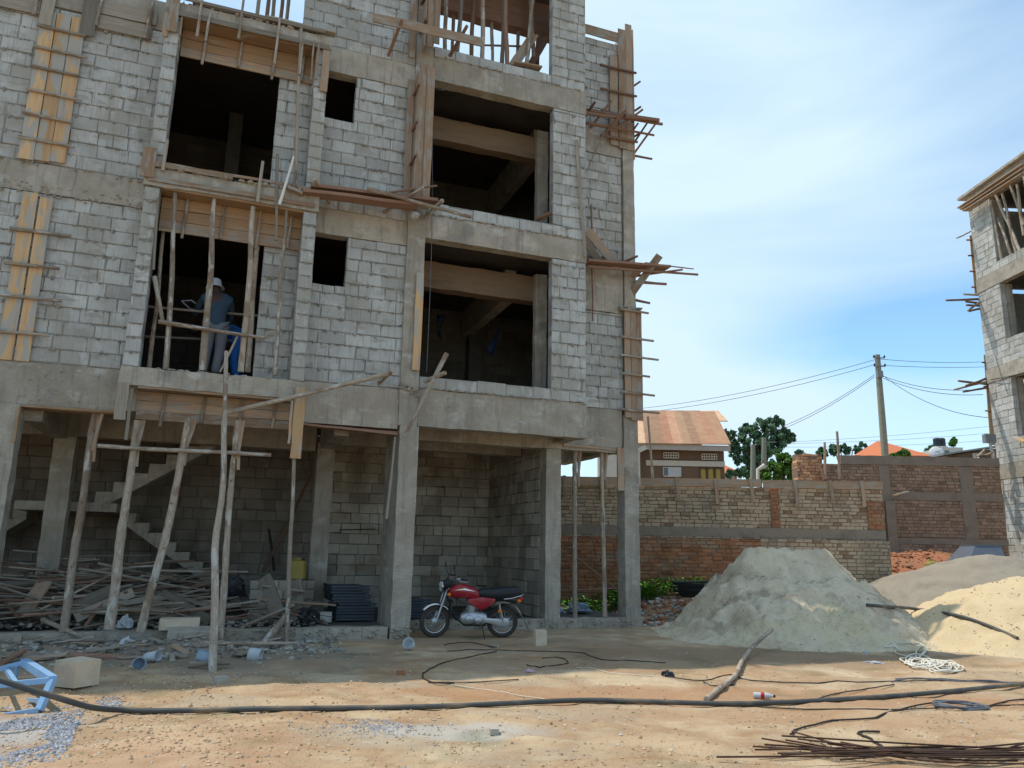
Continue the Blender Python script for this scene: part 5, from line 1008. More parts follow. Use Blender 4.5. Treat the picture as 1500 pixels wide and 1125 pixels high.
pile('sand_pile', 'dull grey mound behind the yellow sand pile', 7.6, 17.5, 15.2, 22.2, hC, 'mound_grey', .12)
mb = MB(); rr = random.Random(41)
for k in range(1500):
    a = rr.uniform(0, 6.3); d = rr.uniform(1.2, 2.9); x = 6 + math.cos(a) * d * 1.25; y = 16.3 + math.sin(a) * d
    if y < 17.5: mb.rock((x, y, hA(x, y) + .005), rr.uniform(.008, .02 if k % 9 else .05), .7, rr=rr)
for k in range(500):
    x = rr.uniform(6.9, 11); y = rr.uniform(12.6, 15.5); mb.rock((x, y, hB(x, y) + .004), rr.uniform(.006, .02), .7, rr=rr)
tag(mb.build('sand_lumps', 'sand_grey'), 'loose lumps lying on the sand piles', 'sand', kind='stuff')
# ------------------------------------------------------------------ ground
def axis(segs):
    out = []
    for (a, b, s_) in segs:
        n_ = max(1, int(round((b - a) / s_))); out += [a + (b - a) * i / n_ for i in range(n_)]
    return out + [segs[-1][1]]
xs = axis([(-400, -60, 40), (-60, -14, 3), (-14, -8, .4), (-8, 10, .09), (10, 19, .22), (19, 60, 3), (60, 400, 40)])
ys = axis([(-200, -20, 30), (-20, 3, 1.5), (3, 17, .09), (17, 21.2, .14), (21.2, 21.7, .1), (21.7, 26.1, .25), (26.1, 26.9, .1), (26.9, 60, 2), (60, 200, 12), (200, 900, 70)])
def far(x, y): return gz(x, y) + 5.5 * sstep(40, 160, y) + 9 * sstep(160, 700, y)
mb = MB(); nx = len(xs); vs = [(x, y, far(x, y)) for y in ys for x in xs]
mb.add(vs, [(j * nx + i, j * nx + i + 1, (j + 1) * nx + i + 1, (j + 1) * nx + i) for j in range(len(ys) - 1) for i in range(nx - 1)], None, .5, 0, True)
mat('soil', [(.38, .245, .135), (.49, .36, .22), (.36, .235, .135), (.53, .41, .265), (.42, .275, .155)], scale=.55, fine=22, bump=.9, bd=.025, tint=0, detail=9,
    streak=[((.3, .155, .07), .8, (1, 2.2, 1), .52, .68, .6), ((.36, .3, .22), .6, (.8, 1.6, 1), .5, .64, .6), ((.52, .43, .29), 1.7, (1, 1.8, 1), .55, .7, .5)], spots=[((.56, .5, .4), 30, .6, .72), ((.3, .21, .13), 17, .58, .74), ((.33, .24, .15), 5, .6, .75)])
# wet brown earth round the sand and red earth at the back, by place
ms = MATS['soil']; t = ms.node_tree; P = t.nodes['Principled BSDF']; src = P.inputs['Base Color'].links[0].from_socket
def zone(src, cx, cy, rx, ry, col, amt, soft=.5, nsc=1.2):
    g = t.nodes.new('ShaderNodeNewGeometry'); mp_ = t.nodes.new('ShaderNodeMapping'); mp_.vector_type = 'POINT'; mp_.inputs['Location'].default_value = (-cx / rx, -cy / ry, 0); mp_.inputs['Scale'].default_value = (1 / rx, 1 / ry, 0)
    ln = t.nodes.new('ShaderNodeVectorMath'); ln.operation = 'LENGTH'; no = t.nodes.new('ShaderNodeTexNoise'); no.inputs['Scale'].default_value = nsc; no.inputs['Detail'].default_value = 7
    ad = t.nodes.new('ShaderNodeMath'); ad.operation = 'MULTIPLY_ADD'; ad.inputs[1].default_value = 1.6; mr = t.nodes.new('ShaderNodeMapRange'); mr.inputs['From Min'].default_value = 1.8 + soft / 2; mr.inputs['From Max'].default_value = 1.8 - soft / 2; mr.inputs['To Max'].default_value = amt
    mx_ = t.nodes.new('ShaderNodeMix'); mx_.data_type = 'RGBA'; mx_.inputs['B'].default_value = (*col, 1); l = t.links.new
    l(g.outputs['Position'], mp_.inputs[0]); l(mp_.outputs[0], ln.inputs[0]); l(g.outputs['Position'], no.inputs['Vector']); l(no.outputs[0], ad.inputs[0]); l(ln.outputs['Value'], ad.inputs[2]); l(ad.outputs[0], mr.inputs['Value']); l(mr.outputs[0], mx_.inputs['Factor']); l(src, mx_.inputs['A']); return mx_.outputs['Result']
src = zone(src, 4.2, 12.9, 3.6, 1.0, (.27, .18, .105), .85)
src = zone(src, .3, 13.9, 2.6, .8, (.31, .2, .12), .6)
src = zone(src, 2.6, 9.3, 4.2, .55, (.37, .2, .1), .65)
src = zone(src, -2.6, 6.3, .9, 1.0, (.44, .25, .15), .4)
src = zone(src, 12.5, 23.6, 5.5, 3.2, (.34, .13, .065), .9)
src = zone(src, 4.0, 19.3, 3.0, 1.1, (.3, .15, .08), .7)
src = zone(src, -5.5, 11.6, 3.5, 1.4, (.24, .2, .15), .8)
src = zone(src, -4.8, 6.9, 1.2, .8, (.38, .38, .38), .75)
src = zone(src, -.4, 7.4, .7, .28, (.42, .41, .38), .7)
src = zone(src, 4.6, 8.2, 3.5, .5, (.4, .25, .14), .5)
src = zone(src, 1.0, 11.6, 2.6, .6, (.33, .215, .125), .6)
src = zone(src, 0, 230, 260, 160, (.06, .1, .03), .9)
t.links.new(src, P.inputs['Base Color'])
tag(mb.build('ground', 'soil'), None, None, kind='structure')
# stones
def scatter(name, label, n, fn, r0, r1, m, seed, rocks=False):
    mb = MB(); rr = random.Random(seed); k = 0
    while k < n:
        x, y = fn(rr)
        if x is None: continue
        k += 1; r_ = r0 + (r1 - r0) * rr.random() ** 3
        z = gz(x, y) + r_ * .15
        if rocks: mb.rock((x, y, z), r_, .6, rr=rr)
        else: mb.oct((x, y, z), r_, rr, rr.random())
    return tag(mb.build(name, m), label, 'stones', kind='stuff')
mat('stone', [(.3, .27, .23), (.44, .4, .34), (.37, .33, .28)], scale=6, fine=40, bump=.4, tint=.5)
mat('grey_stone', [(.17, .155, .13), (.3, .28, .24), (.22, .2, .17)], scale=6, fine=40, bump=.5, tint=.6)
mat('tan_stone', [(.34, .22, .12), (.48, .35, .22), (.42, .29, .17)], scale=6, fine=40, bump=.4, tint=.5)
mat('blue_gravel', [(.22, .23, .25), (.36, .37, .4), (.28, .285, .31)], scale=6, fine=40, bump=.3, tint=.6)
def fn_open(rr):
    py = 945 + 180 * rr.random() ** .8; px = rr.uniform(-20, 1520); p = G(px, py); return (p.x, p.y) if noise.noise(Vector((p.x * 1.3, p.y * 1.3, 4))) + rr.uniform(-.25, .5) > 0 else (None, None)
scatter('loose_stones', 'small stones scattered over the open ground', 5200, fn_open, .005, .02, 'tan_stone', 11)
scatter('loose_stones', 'pale pebbles scattered over the open ground', 700, fn_open, .005, .022, 'stone', 12)
def fn_l(rr):
    p = G(rr.uniform(-20, 330) if rr.random() < .5 else rr.uniform(100, 520), rr.uniform(975, 1110)); return p.x, p.y
scatter('loose_stones', 'stony patch on the ground at the lower left', 1800, fn_l, .006, .024, 'tan_stone', 13)
def fn_g(rr):
    x = rr.gauss(-4.6, .75); y = rr.gauss(6.9, .45); f = noise.noise(Vector((x * 1.6, y * 1.6, 2))); return (x, y) if f > -.12 and 5.8 < y < 8.15 and x < -3.2 - .45 * (y - 6) else (None, None)
scatter('gravel_patch', 'blue grey crushed gravel spread in the lower left corner', 11000, fn_g, .012, .022, 'blue_gravel', 14)
def fn_g2(rr):
    p = G(rr.gauss(545, 42), rr.gauss(1066, 6)); return p.x, p.y
scatter('gravel_patch', 'faint patch of pale gravel at the bottom centre', 700, fn_g2, .006, .013, 'blue_gravel', 15)
def fn_g3(rr):
    p = G(rr.gauss(164, 9), rr.gauss(1029, 3)); return p.x, p.y
scatter('gravel_patch', 'tiny heap of grey gravel right of the blue steel frame', 260, fn_g3, .01, .018, 'blue_gravel', 16)
def fn_r(rr):
    u = rr.uniform(-7.8, -1.2); y = rr.uniform(-1.7, .3) if rr.random() < .8 else rr.uniform(-2.6, .3); p = LW(u, y, 0); return p.x, p.y
scatter('rubble', 'broken block rubble in front of the left bay', 2200, fn_r, .012, .075, 'grey_stone', 17, True)
def fn_r2(rr):
    u = rr.uniform(3.4, 7.4); y = rr.uniform(1.2, 4.0); p = LW(u, y, 0); return (p.x, p.y)
scatter('rubble', 'grey rubble round the corner column', 900, fn_r2, .02, .09, 'stone', 18, True)
def fn_r3(rr): return rr.gauss(12.2, 1.6), rr.gauss(23.4, 1.1)
scatter('rubble', 'broken red bricks on the earth below the taller wall', 500, fn_r3, .03, .12, 'red_brick', 19, True)
def fn_r4(rr): return rr.uniform(1.5, 6), rr.gauss(18.9, .7)
scatter('rubble', 'red brick rubble in front of the nearer wall', 450, fn_r4, .03, .11, 'red_brick', 20, True)
mb = MB(); rr = random.Random(21)
for k in range(700):
    u = rr.uniform(-7.5, -1.3); y = rr.uniform(.3, 1.2); q = LW(u, y, 0); mb.rock((q.x, q.y, .2 + .1 * rr.random()), rr.uniform(.015, .065), .6, rr=rr)
tag(mb.build('rubble', 'grey_stone'), 'grey rubble on the floor edge of the left bay', 'stones', kind='stuff')
# splinters and twigs of the rubble bank
for k in range(70):
    u = R0.uniform(-7.5, -2.2); y = R0.uniform(-1.9, .1); p = LW(u, y, 0); z = gz(p.x, p.y) + .03; a = R0.uniform(0, 3.1); ln = R0.uniform(.12, .5); dv = Vector((math.cos(a), math.sin(a), R0.uniform(-.05, .25))) * ln / 2; c = Vector((p.x, p.y, z + abs(dv.z)))
    if k % 2: board('wood_scrap', 'splintered board scrap in the rubble in front of the left bay', c - dv, c + dv, R0.uniform(.04, .13), .02, (R0.uniform(-.5, .5), R0.uniform(-.5, .5), 1), R0.choice(('grey_wood', 'old_plank')), 'wood scrap', 'board scraps in the rubble')
    else: pole('wood_scrap', 'short broken stick in the rubble in front of the left bay', c - dv, c + dv, R0.uniform(.01, .022), None, .02, 'pole_wood', 'stick', 'sticks in the rubble', 6, .15)
# weeds along the nearer wall
mb = MB(); rr = random.Random(31)
for k in range(420):
    x = rr.choice((rr.gauss(1.9, .3), rr.gauss(2.7, .25), rr.gauss(3.5, .25), rr.gauss(4.6, .35), rr.gauss(4.6, .5))); y = rr.uniform(19.6, 20.75); c = Vector((x, y, gz(x, y))); h = rr.uniform(.1, .38) * (1.2 if x < 3 else .9)
    for j in range(9):
        a = rr.uniform(0, 6.3); d = Vector((math.cos(a), math.sin(a), 0)); p = c + d * rr.uniform(.02, .12) + Vector((0, 0, h * rr.random())); s_ = rr.uniform(.03, .07); up2 = Vector((0, 0, s_ * .6)); sd2 = d.cross(Vector((0, 0, 1))) * s_ * .5
        mb.add([p, p + d * s_ + sd2 + up2, p + d * s_ * 2 + up2 * 1.3, p + d * s_ - sd2 + up2], [(0, 1, 2, 3)], None, rr.random())
tag(mb.build('weeds', 'leaf_weed'), 'green weeds growing along the foot of the nearer brick wall', 'weeds', kind='stuff')
# ------------------------------------------------------------------ motorcycle
fr = GP(633, 934); re_ = GP(735, 934); hd = (fr - re_); WB = 1.24
MC = empty('motorcycle', (re_ + Vector((0, 0, -.0))), math.atan2(hd.y, hd.x)); tag(MC, 'red motorcycle with long black seat parked in front of the set-back bay', 'motorcycle')
def loft(mb, secs, n=16, p=2.4, tint=.5, mi=0, smooth=True, cap=True):
    vs = []
    for (x, y, z, ry, rz) in secs:
        for j in range(n):
            a = 2 * math.pi * j / n; c_, s_ = math.cos(a), math.sin(a); f = (abs(c_) ** p + abs(s_) ** p) ** (-1 / p); vs.append((x, y + c_ * f * ry, z + s_ * f * rz))
    k = len(secs); mb.add(vs, [(i * n + j, i * n + (j + 1) % n, (i + 1) * n + (j + 1) % n, (i + 1) * n + j) for i in range(k - 1) for j in range(n)], None, tint, mi, smooth)
    if cap: mb.add(vs[:n], [tuple(range(n))[::-1]], None, tint, mi); mb.add(vs[-n:], [tuple(range(n))], None, tint, mi)
WR = .285
def wheel(x, steer=0):
    def X(p): return Vector((x, 0, WR)) + Matrix.Rotation(steer, 3, 'Z') @ Vector(p)
    ring = lambda r_, y=0, k=28: [X((math.cos(2 * math.pi * i / k) * r_, y, math.sin(2 * math.pi * i / k) * r_)) for i in range(k + 1)]
    mb = MB(); mb.tube(ring(WR - .08), .015, 8, .5, cap=False); rim = mb.build('wheel', 'chrome', MC)
    mb = MB(); mb.tube(ring(WR - .042), .042, 12, .5, cap=False)
    for i in range(44):
        a = 2 * math.pi * i / 44; q = Vector((math.cos(a), 0, math.sin(a))); mb.bar(X(q * (WR - .002) + Vector((0, -.028, 0))), X(q * (WR - .002) + Vector((0, .028, 0))), .012, .01, X(q) - X((0, 0, 0)), n=1, warp=0)
    mb.build('tyre', 'tyre', rim)
    mb = MB()
    for i in range(32):
        a = 2 * math.pi * i / 32; b = a + (.35 if i % 2 else -.35); s_ = .03 if i % 4 < 2 else -.03
        mb.tube([X((math.cos(b) * .05, s_, math.sin(b) * .05)), X((math.cos(a) * (WR - .07), 0, math.sin(a) * (WR - .07)))], .0022, 4, .5)
    mb.build('spokes', 'chrome', rim)
    mb = MB(); mb.lathe([(0, -.06), (.055, -.055), (.075, -.03), (.075, .03), (.055, .055), (.02, .06), (.02, .09), (0, .09)], X((0, 0, 0)), 20, X((0, 1, 0)) - X((0, 0, 0))); mb.build('hub', 'engine_metal', rim)
    return X
wheel(0); XF = wheel(WB, rad(14))
HS = Vector((WB - .2, 0, .80))                             # steering head
mb = MB()
for s_ in (-.075, .075): mb.tube([XF((0, s_, 0)), XF((-.09, s_, .26)), XF((-.2, s_, .6))], [.02, .02, .016], 10, .5)
mb.tube([XF((-.21, -.1, .6)), XF((-.21, .1, .6))], .02, 8, .5); mb.tube([XF((-.17, -.1, .48)), XF((-.17, .1, .48))], .018, 8, .5); mb.build('front_fork', 'engine_metal', MC)
mb = MB(); vs = []; k = 12
for i in range(k + 1):
    a = rad(60 + 105 * (1 - i / k)) - rad(20)
    for (y, dr) in ((-.06, -.02), (-.04, .01), (0, .02), (.04, .01), (.06, -.02)): vs.append(XF((math.cos(a) * (WR + .03 + dr), y, math.sin(a) * (WR + .03 + dr))))
mb.add(vs, [(i * 5 + j, i * 5 + j + 1, (i + 1) * 5 + j + 1, (i + 1) * 5 + j) for i in range(k) for j in range(4)], None, .5, 0, True); mb.build('front_fender', 'chrome', MC).modifiers.new('s', 'SOLIDIFY').thickness = .004
mb = MB(); a = XF((-.3, 0, .1)); mb.add([a + Vector((.03, -.06, .16)), a + Vector((.03, .06, .16)), a + Vector((-.03, .07, -.12)), a + Vector((-.03, -.07, -.12))], [(0, 1, 2, 3)]); mb.build('front_flap', 'seat_black', MC).modifiers.new('s', 'SOLIDIFY').thickness = .006
# headlight
c = XF((-.1, 0, .62)); ax_ = XF((1, 0, 0)) - XF((0, 0, 0)); mb = MB(); mb.lathe([(0, -.12), (.07, -.1), (.1, -.03), (.105, 0)], c, 20, ax_); hl = mb.build('headlight', 'seat_black', MC)
mb = MB(); mb.lathe([(.107, -.01), (.112, .01), (.1, .018)], c, 20, ax_); mb.build('rim', 'chrome', hl); mb = MB(); mb.lathe([(.1, .012), (.07, .03), (0, .04)], c, 20, ax_); mb.build('lens', 'lamp_glass', hl)
mb = MB(); loft(mb, [(WB - .34, 0, .93, .03, .02), (WB - .28, 0, .95, .07, .06), (WB - .2, 0, .96, .09, .1), (WB - .13, 0, .93, .08, .08), (WB - .1, 0, .9, .04, .04)]); mb.build('instrument_cowl', 'seat_black', MC)
# handlebar
mb = MB()
for s_ in (-1, 1): mb.tube([XF((-.24, .0, .66)), XF((-.26, s_ * .06, .67)), XF((-.27, s_ * .16, .76)), XF((-.33, s_ * .3, .79)), XF((-.42, s_ * .35, .775))], .012, 8, .5)
hb = mb.build('handlebar', 'chrome', MC)
for s_ in (-1, 1):
    mb = MB(); mb.tube([XF((-.36, s_ * .32, .787)), XF((-.47, s_ * .37, .765))], .018, 8, .5); mb.build('grip', 'seat_black', hb)
    mb = MB(); mb.tube([XF((-.3, s_ * .27, .78)), XF((-.36, s_ * .36, .74)), XF((-.46, s_ * .42, .74))], .007, 6, .5); mb.build('lever', 'engine_metal', hb)
    mb = MB(); mb.tube([XF((-.3, s_ * .24, .79)), XF((-.25, s_ * .27, .95))], .006, 6, .5); mb.lathe([(0, -.01), (.045, -.01), (.055, .0), (.045, .01), (0, .012)], XF((-.25, s_ * .27, .98)), 14, Vector((-1, 0, .1))); mb.build('mirror', 'seat_black', hb)
# frame, tank, seat
mb = MB(); mb.tube([HS, (.35, 0, .70), (-.25, 0, .64)], .02, 8, .5); mb.tube([HS + Vector((.0, 0, -.06)), (.86, 0, .35), (.7, 0, .22), (.3, 0, .22)], .018, 8, .5); mb.tube([(.38, 0, .68), (.28, 0, .24)], .018, 8, .5)
for s_ in (-.09, .09): mb.tube([(.3, s_, .3), (0, s_, WR)], .018, 8, .5); mb.tube([(.3, s_ * .8, .45), (-.2, s_, .64)], .012, 8, .5)
mb.build('frame', 'seat_black', MC)
for s_ in (-.12, .12):
    mb = MB(); mb.tube([(.0, s_, WR + .02), (.08, s_, .62)], .014, 8, .5)
    for i in range(9): mb.tube([(.02 + .007 * i + .028 * math.cos(t), s_ + .028 * math.sin(t), .36 + .026 * i) for t in [j * math.pi / 5 for j in range(11)]], .005, 5, .5)
    mb.build('shock_absorber', 'chrome', MC)
mb = MB(); loft(mb, [(1.01, 0, .80, .05, .06), (.96, 0, .815, .12, .1), (.86, 0, .83, .15, .125), (.7, 0, .825, .155, .125), (.58, 0, .795, .14, .11), (.48, 0, .765, .11, .09), (.42, 0, .75, .07, .06)], p=2.8); mb.build('fuel_tank', 'paint_red', MC)
mb = MB(); mb.lathe([(.035, 0), (.035, .012), (0, .016)], (.72, 0, .92), 14); mb.build('fuel_cap', 'chrome', MC)
mb = MB()
for s_ in (-.125, .125): loft(mb, [(.66, s_, .67, .01, .03), (.55, s_, .65, .022, .07), (.42, s_, .62, .025, .12), (.3, s_, .64, .022, .09), (.16, s_, .685, .01, .03)], p=2.6)
mb.build('side_panel', 'paint_red', MC)
mb = MB(); loft(mb, [(.48, 0, .79, .08, .05), (.42, 0, .8, .12, .085), (.25, 0, .79, .14, .095), (.1, 0, .8, .145, .105), (-.1, 0, .81, .145, .11), (-.26, 0, .82, .14, .105), (-.33, 0, .82, .1, .08)], p=3.2); mb.build('seat', 'seat_black', MC)
mb = MB(); mb.tube([(.0, .15, .71), (-.15, .16, .73), (-.33, .15, .78), (-.37, 0, .8), (-.33, -.15, .78), (-.15, -.16, .73), (0, -.15, .71)], .01, 8, .5); mb.build('grab_rail', 'chrome', MC)
mb = MB(); loft(mb, [(-.28, 0, .72, .07, .05), (-.34, 0, .7, .06, .045), (-.37, 0, .69, .04, .03)]); mb.build('tail_light', 'red_lens', MC)
mb = MB(); vs = []
for i in range(13):
    a = rad(60 + 100 * i / 12)
    for y, dr in ((-.07, -.02), (0, .015), (.07, -.02)): vs.append((math.cos(a) * (WR + .08 + dr), y, WR + math.sin(a) * (WR + .08 + dr) * (1.0)))
mb.add(vs, [(i * 3 + j, i * 3 + j + 1, (i + 1) * 3 + j + 1, (i + 1) * 3 + j) for i in range(12) for j in range(2)], None, .5, 0, True); mb.build('rear_fender', 'mud_flap', MC).modifiers.new('s', 'SOLIDIFY').thickness = .004
mb = MB(); mb.add([(-.2, -.09, .6), (-.2, .09, .6), (-.4, .1, .34), (-.4, -.1, .34), (-.52, .1, .1), (-.52, -.1, .1)], [(0, 1, 2, 3), (3, 2, 4, 5)]); mb.build('mud_flap', 'mud_flap', MC).modifiers.new('s', 'SOLIDIFY').thickness = .006
# engine and exhaust
mb = MB(); loft(mb, [(.3, 0, .35, .09, .08), (.38, 0, .35, .13, .12), (.56, 0, .36, .14, .12), (.7, 0, .35, .12, .11), (.77, 0, .35, .07, .07)], p=3)
mb.lathe([(0, .02), (.075, .02), (.08, 0), (.08, -.04)], (.62, .145, .35), 20, Vector((0, 1, 0))); mb.lathe([(0, .02), (.06, .02), (.07, 0), (.07, -.04)], (.46, .14, .33), 18, Vector((0, 1, 0)))
for i in range(10): mb.box((.47, -.1, .46 + .021 * i), (.66, .1, .467 + .021 * i))
mb.box((.51, -.07, .42), (.62, .07, .68)); mb.build('engine', 'engine_metal', MC)
mb = MB(); loft(mb, [(.36, .1, .33, .015, .045), (.2, .1, .31, .015, .05), (.05, .1, .28, .015, .075), (-.04, .1, WR, .015, .085), (-.11, .1, WR, .012, .05)], p=2.4); mb.build('chain_case', 'engine_metal', MC)
mb = MB(); mb.tube([(.6, -.07, .55), (.72, -.12, .45), (.7, -.15, .28), (.4, -.16, .24)], .02, 8, .5); mb.tube([(.45, -.16, .24), (.2, -.17, .27), (-.3, -.18, .33)], [.03, .045, .04], 12, .5); mb.build('exhaust', 'chrome', MC)
mb = MB(); loft(mb, [(.48, 0, .56, .04, .04), (.44, 0, .57, .06, .06), (.36, 0, .57, .06, .06)]); mb.lathe([(0, -.05), (.03, -.05), (.03, .05), (0, .05)], (.5, .05, .5), 10, Vector((0, 1, 0))); mb.build('carburettor', 'seat_black', MC)
mb = MB()
for s_ in (-1, 1): mb.tube([(.92, 0, .62), (.96, s_ * .12, .66), (.97, s_ * .24, .58), (.96, s_ * .25, .44), (.88, s_ * .12, .34), (.8, 0, .3)], .012, 8, .5)
mb.build('crash_guard', 'seat_black', MC)
mb = MB()
for (q0, q1, q2) in (((WB - .36, .2, .98), (WB - .2, .08, .86), (.72, .08, .6)), ((WB - .38, -.2, .98), (WB - .1, .02, .8), (WB - .05, .06, .45)), ((WB - .36, .16, .99), (WB - .05, .1, .92), (.86, .1, .7)), ((.95, .05, .74), (.8, .13, .64), (.5, .12, .58))): mb.tube([q0, (Vector(q0) + Vector(q1) * 2) / 3 + Vector((.03, 0, .03)), q1, (Vector(q1) + Vector(q2)) / 2, q2], .006, 6, .5)
mb.build('control_cables', 'seat_black', MC)
mb = MB()
for s_ in (-1, 1): vs = [(.92, s_ * .155, .86), (.74, s_ * .162, .9), (.52, s_ * .14, .84), (.72, s_ * .166, .865)]; mb.add([Vector(v) for v in vs], [(0, 1, 2, 3)])
mb.build('tank_stripe', 'chrome', MC)
mb = MB(); mb.tube([(.38, .12, .22), (.36, .2, .1), (.34, .27, -.0)], .011, 8, .5); mb.tube([(.34, .27, .0), (.27, .29, .0)], .013, 6, .5); mb.build('side_stand', 'seat_black', MC)
mb = MB(); mb.tube([(.42, -.22, .26), (.42, .22, .26)], .011, 6, .5); mb.tube([(.42, .15, .26), (.42, .27, .26)], .02, 8, .5); mb.tube([(.46, .14, .32), (.6, .17, .26), (.64, .2, .27)], .008, 6, .5); mb.build('foot_peg', 'tyre', MC)
for (x, y, z) in ((WB - .24, .13, .78), (WB - .24, -.13, .78), (-.28, .15, .68), (.08, .17, .5)):
    mb = MB(); mb.lathe([(0, -.03), (.03, -.02), (.035, .01), (.02, .03), (0, .035)], (x, y, z), 12, Vector((1 if x > .5 else -1, 0, 0))); mb.build('indicator', 'orange_lens', MC)
for oo in MC.children: oo.rotation_euler = (rad(-5), 0, 0)
# ------------------------------------------------------------------ people
def skinned(name, pts, edges, m, parent, sub=2):
    names = list(pts); me = bpy.data.meshes.new(name); me.from_pydata([pts[k][0] for k in names], [(names.index(a), names.index(b)) for a, b in edges], [])
    o = bpy.data.objects.new(name, me); COL.objects.link(o); o.modifiers.new('k', 'SKIN'); sv = me.skin_vertices[0].data
    for i, k in enumerate(names): r_ = pts[k][1]; sv[i].radius = r_ if isinstance(r_, tuple) else (r_, r_); sv[i].use_root = (i == 0)
    s_ = o.modifiers.new('s', 'SUBSURF'); s_.levels = sub; s_.render_levels = sub
    dg = bpy.context.evaluated_depsgraph_get(); dg.update(); nm = bpy.data.meshes.new_from_object(o.evaluated_get(dg)); bpy.data.objects.remove(o)
    g = nm.attributes.new('gc', 'FLOAT_VECTOR', 'POINT'); g.data.foreach_set('vector', [c for v in nm.vertices for c in v.co]); a = nm.attributes.new('tint', 'FLOAT', 'FACE'); a.data.foreach_set('value', [.5] * len(nm.polygons))
    for p in nm.polygons: p.use_smooth = True
    nm.materials.clear(); nm.materials.append(MATS[m]); nm.name = name; q = bpy.data.objects.new(name, nm); COL.objects.link(q); q.parent = parent; return q
def chain(*n): return [(n[i], n[i + 1]) for i in range(len(n) - 1)]
def hand(P, E, w, base, dirv, side, up):
    base = Vector(base); d = Vector(dirv).normalized(); s_ = Vector(side).normalized(); up = Vector(up)
    palm = base + d * .06; P[w + 'palm'] = (tuple(palm), (.035, .018)); E.append((w, w + 'palm'))
    for i, ln in enumerate((.07, .08, .075, .06)):
        r_ = palm + d * .03 + s_ * (.027 - .018 * i); a = r_ + d * ln * .5 - up * .012; b = a + d * ln * .35 - up * .035
        for nme, v in (('a', r_), ('b', a), ('c', b)): P[f'{w}f{i}{nme}'] = (tuple(v), .0085)
        E += [(w + 'palm', f'{w}f{i}a'), (f'{w}f{i}a', f'{w}f{i}b'), (f'{w}f{i}b', f'{w}f{i}c')]
    t = base + d * .03 + s_ * .04; P[w + 'ta'] = (tuple(t), .011); t2 = t + d * .04 + s_ * .015 - up * .02; P[w + 'tb'] = (tuple(t2), .009); E += [(w, w + 'ta'), (w + 'ta', w + 'tb')]
def body(parent, J, up=(0, 0, 1)):
    P = {'pelvis': (J['pelvis'], (.13, .1)), 'spine': (J['spine'], (.12, .095)), 'chest': (J['chest'], (.14, .1)), 'neck': (J['neck'], .055), 'head': (J['head'], (.075, .09)), 'crown': (J['crown'], (.07, .08))}; E = chain('pelvis', 'spine', 'chest', 'neck', 'head', 'crown')
    f = Vector(J['face']); h = Vector(J['head']); P['nose'] = (tuple(h + f * .1), .014); E.append(('head', 'nose')); P['chin'] = (tuple(h + f * .06 + (Vector(J['neck']) - h) * .45), .03); E.append(('head', 'chin'))
    for s_ in 'lr':
        P['sh' + s_] = (J['sh' + s_], .055); P['el' + s_] = (J['el' + s_], .042); P['wr' + s_] = (J['wr' + s_], .028); P['hip' + s_] = (J['hip' + s_], .095); P['kn' + s_] = (J['kn' + s_], .06); P['an' + s_] = (J['an' + s_], .042); P['toe' + s_] = (J['toe' + s_], .035)
        E += chain('chest', 'sh' + s_, 'el' + s_, 'wr' + s_) + chain('pelvis', 'hip' + s_, 'kn' + s_, 'an' + s_, 'toe' + s_)
        d = Vector(J['wr' + s_]) - Vector(J['el' + s_]); sd_ = d.cross(Vector(up)).normalized() * (1 if s_ == 'l' else -1); hand(P, E, 'wr' + s_, J['wr' + s_], d, sd_, up)
    b = skinned('body', P, E, 'skin', parent, 2)
    dn = (Vector(J['pelvis']) - Vector(J['spine'])).normalized() * .16
    S1 = {'waist': (tuple(Vector(J['pelvis']) + dn * .6), (.175, .145)), 'mid': (J['pelvis'], (.165, .135)), 'spine': (J['spine'], (.15, .125)), 'chest': (J['chest'], (.17, .13)), 'collar': (tuple(Vector(J['neck'])), .078)}; E1 = chain('waist', 'mid', 'spine', 'chest', 'collar')
    for s_ in 'lr': S1['sh' + s_] = (J['sh' + s_], .08); S1['el' + s_] = (J['el' + s_], .06); S1['fo' + s_] = (tuple(Vector(J['el' + s_]) * .35 + Vector(J['wr' + s_]) * .65), .047); E1 += chain('chest', 'sh' + s_, 'el' + s_, 'fo' + s_)
    T1 = {'pelvis': (tuple(Vector(J['pelvis']) + Vector((0, 0, .03))), (.15, .125))}; E2 = []
    for s_ in 'lr':
        T1['hip' + s_] = (J['hip' + s_], .115); T1['mid' + s_] = (tuple(Vector(J['hip' + s_]) * .5 + Vector(J['kn' + s_]) * .5), .1); T1['kn' + s_] = (J['kn' + s_], .082); T1['an' + s_] = (tuple(Vector(J['an' + s_]) + Vector((0, 0, .03))), .072); E2 += chain('pelvis', 'hip' + s_, 'mid' + s_, 'kn' + s_, 'an' + s_)
    return b, (S1, E1), (T1, E2)
def shoes(parent, J, m='shoe'):
    for s_ in 'lr':
        a = Vector(J['an' + s_]); t = Vector(J['toe' + s_]); mb = MB(); d = (t - a); d.z = 0; d.normalize(); sd_ = Vector((-d.y, d.x, 0)); vs = []
        for (k, w_, h) in ((-.08, .03, .06), (-.06, .042, .09), (.02, .045, .1), (.1, .05, .065), (.17, .045, .05), (.2, .02, .03)):
            for j in range(10): an = math.pi * 2 * j / 10; vs.append(tuple(Vector((a.x, a.y, 0)) + d * k + sd_ * math.cos(an) * w_ + Vector((0, 0, max(0.004, h / 2 + math.sin(an) * h / 2)))))
        mb.add(vs, [(i * 10 + j, i * 10 + (j + 1) % 10, (i + 1) * 10 + (j + 1) % 10, (i + 1) * 10 + j) for i in range(5) for j in range(10)] + [tuple(range(10))[::-1], tuple(range(50, 60))], None, .5, 0, True); mb.build('shoe', m, parent)
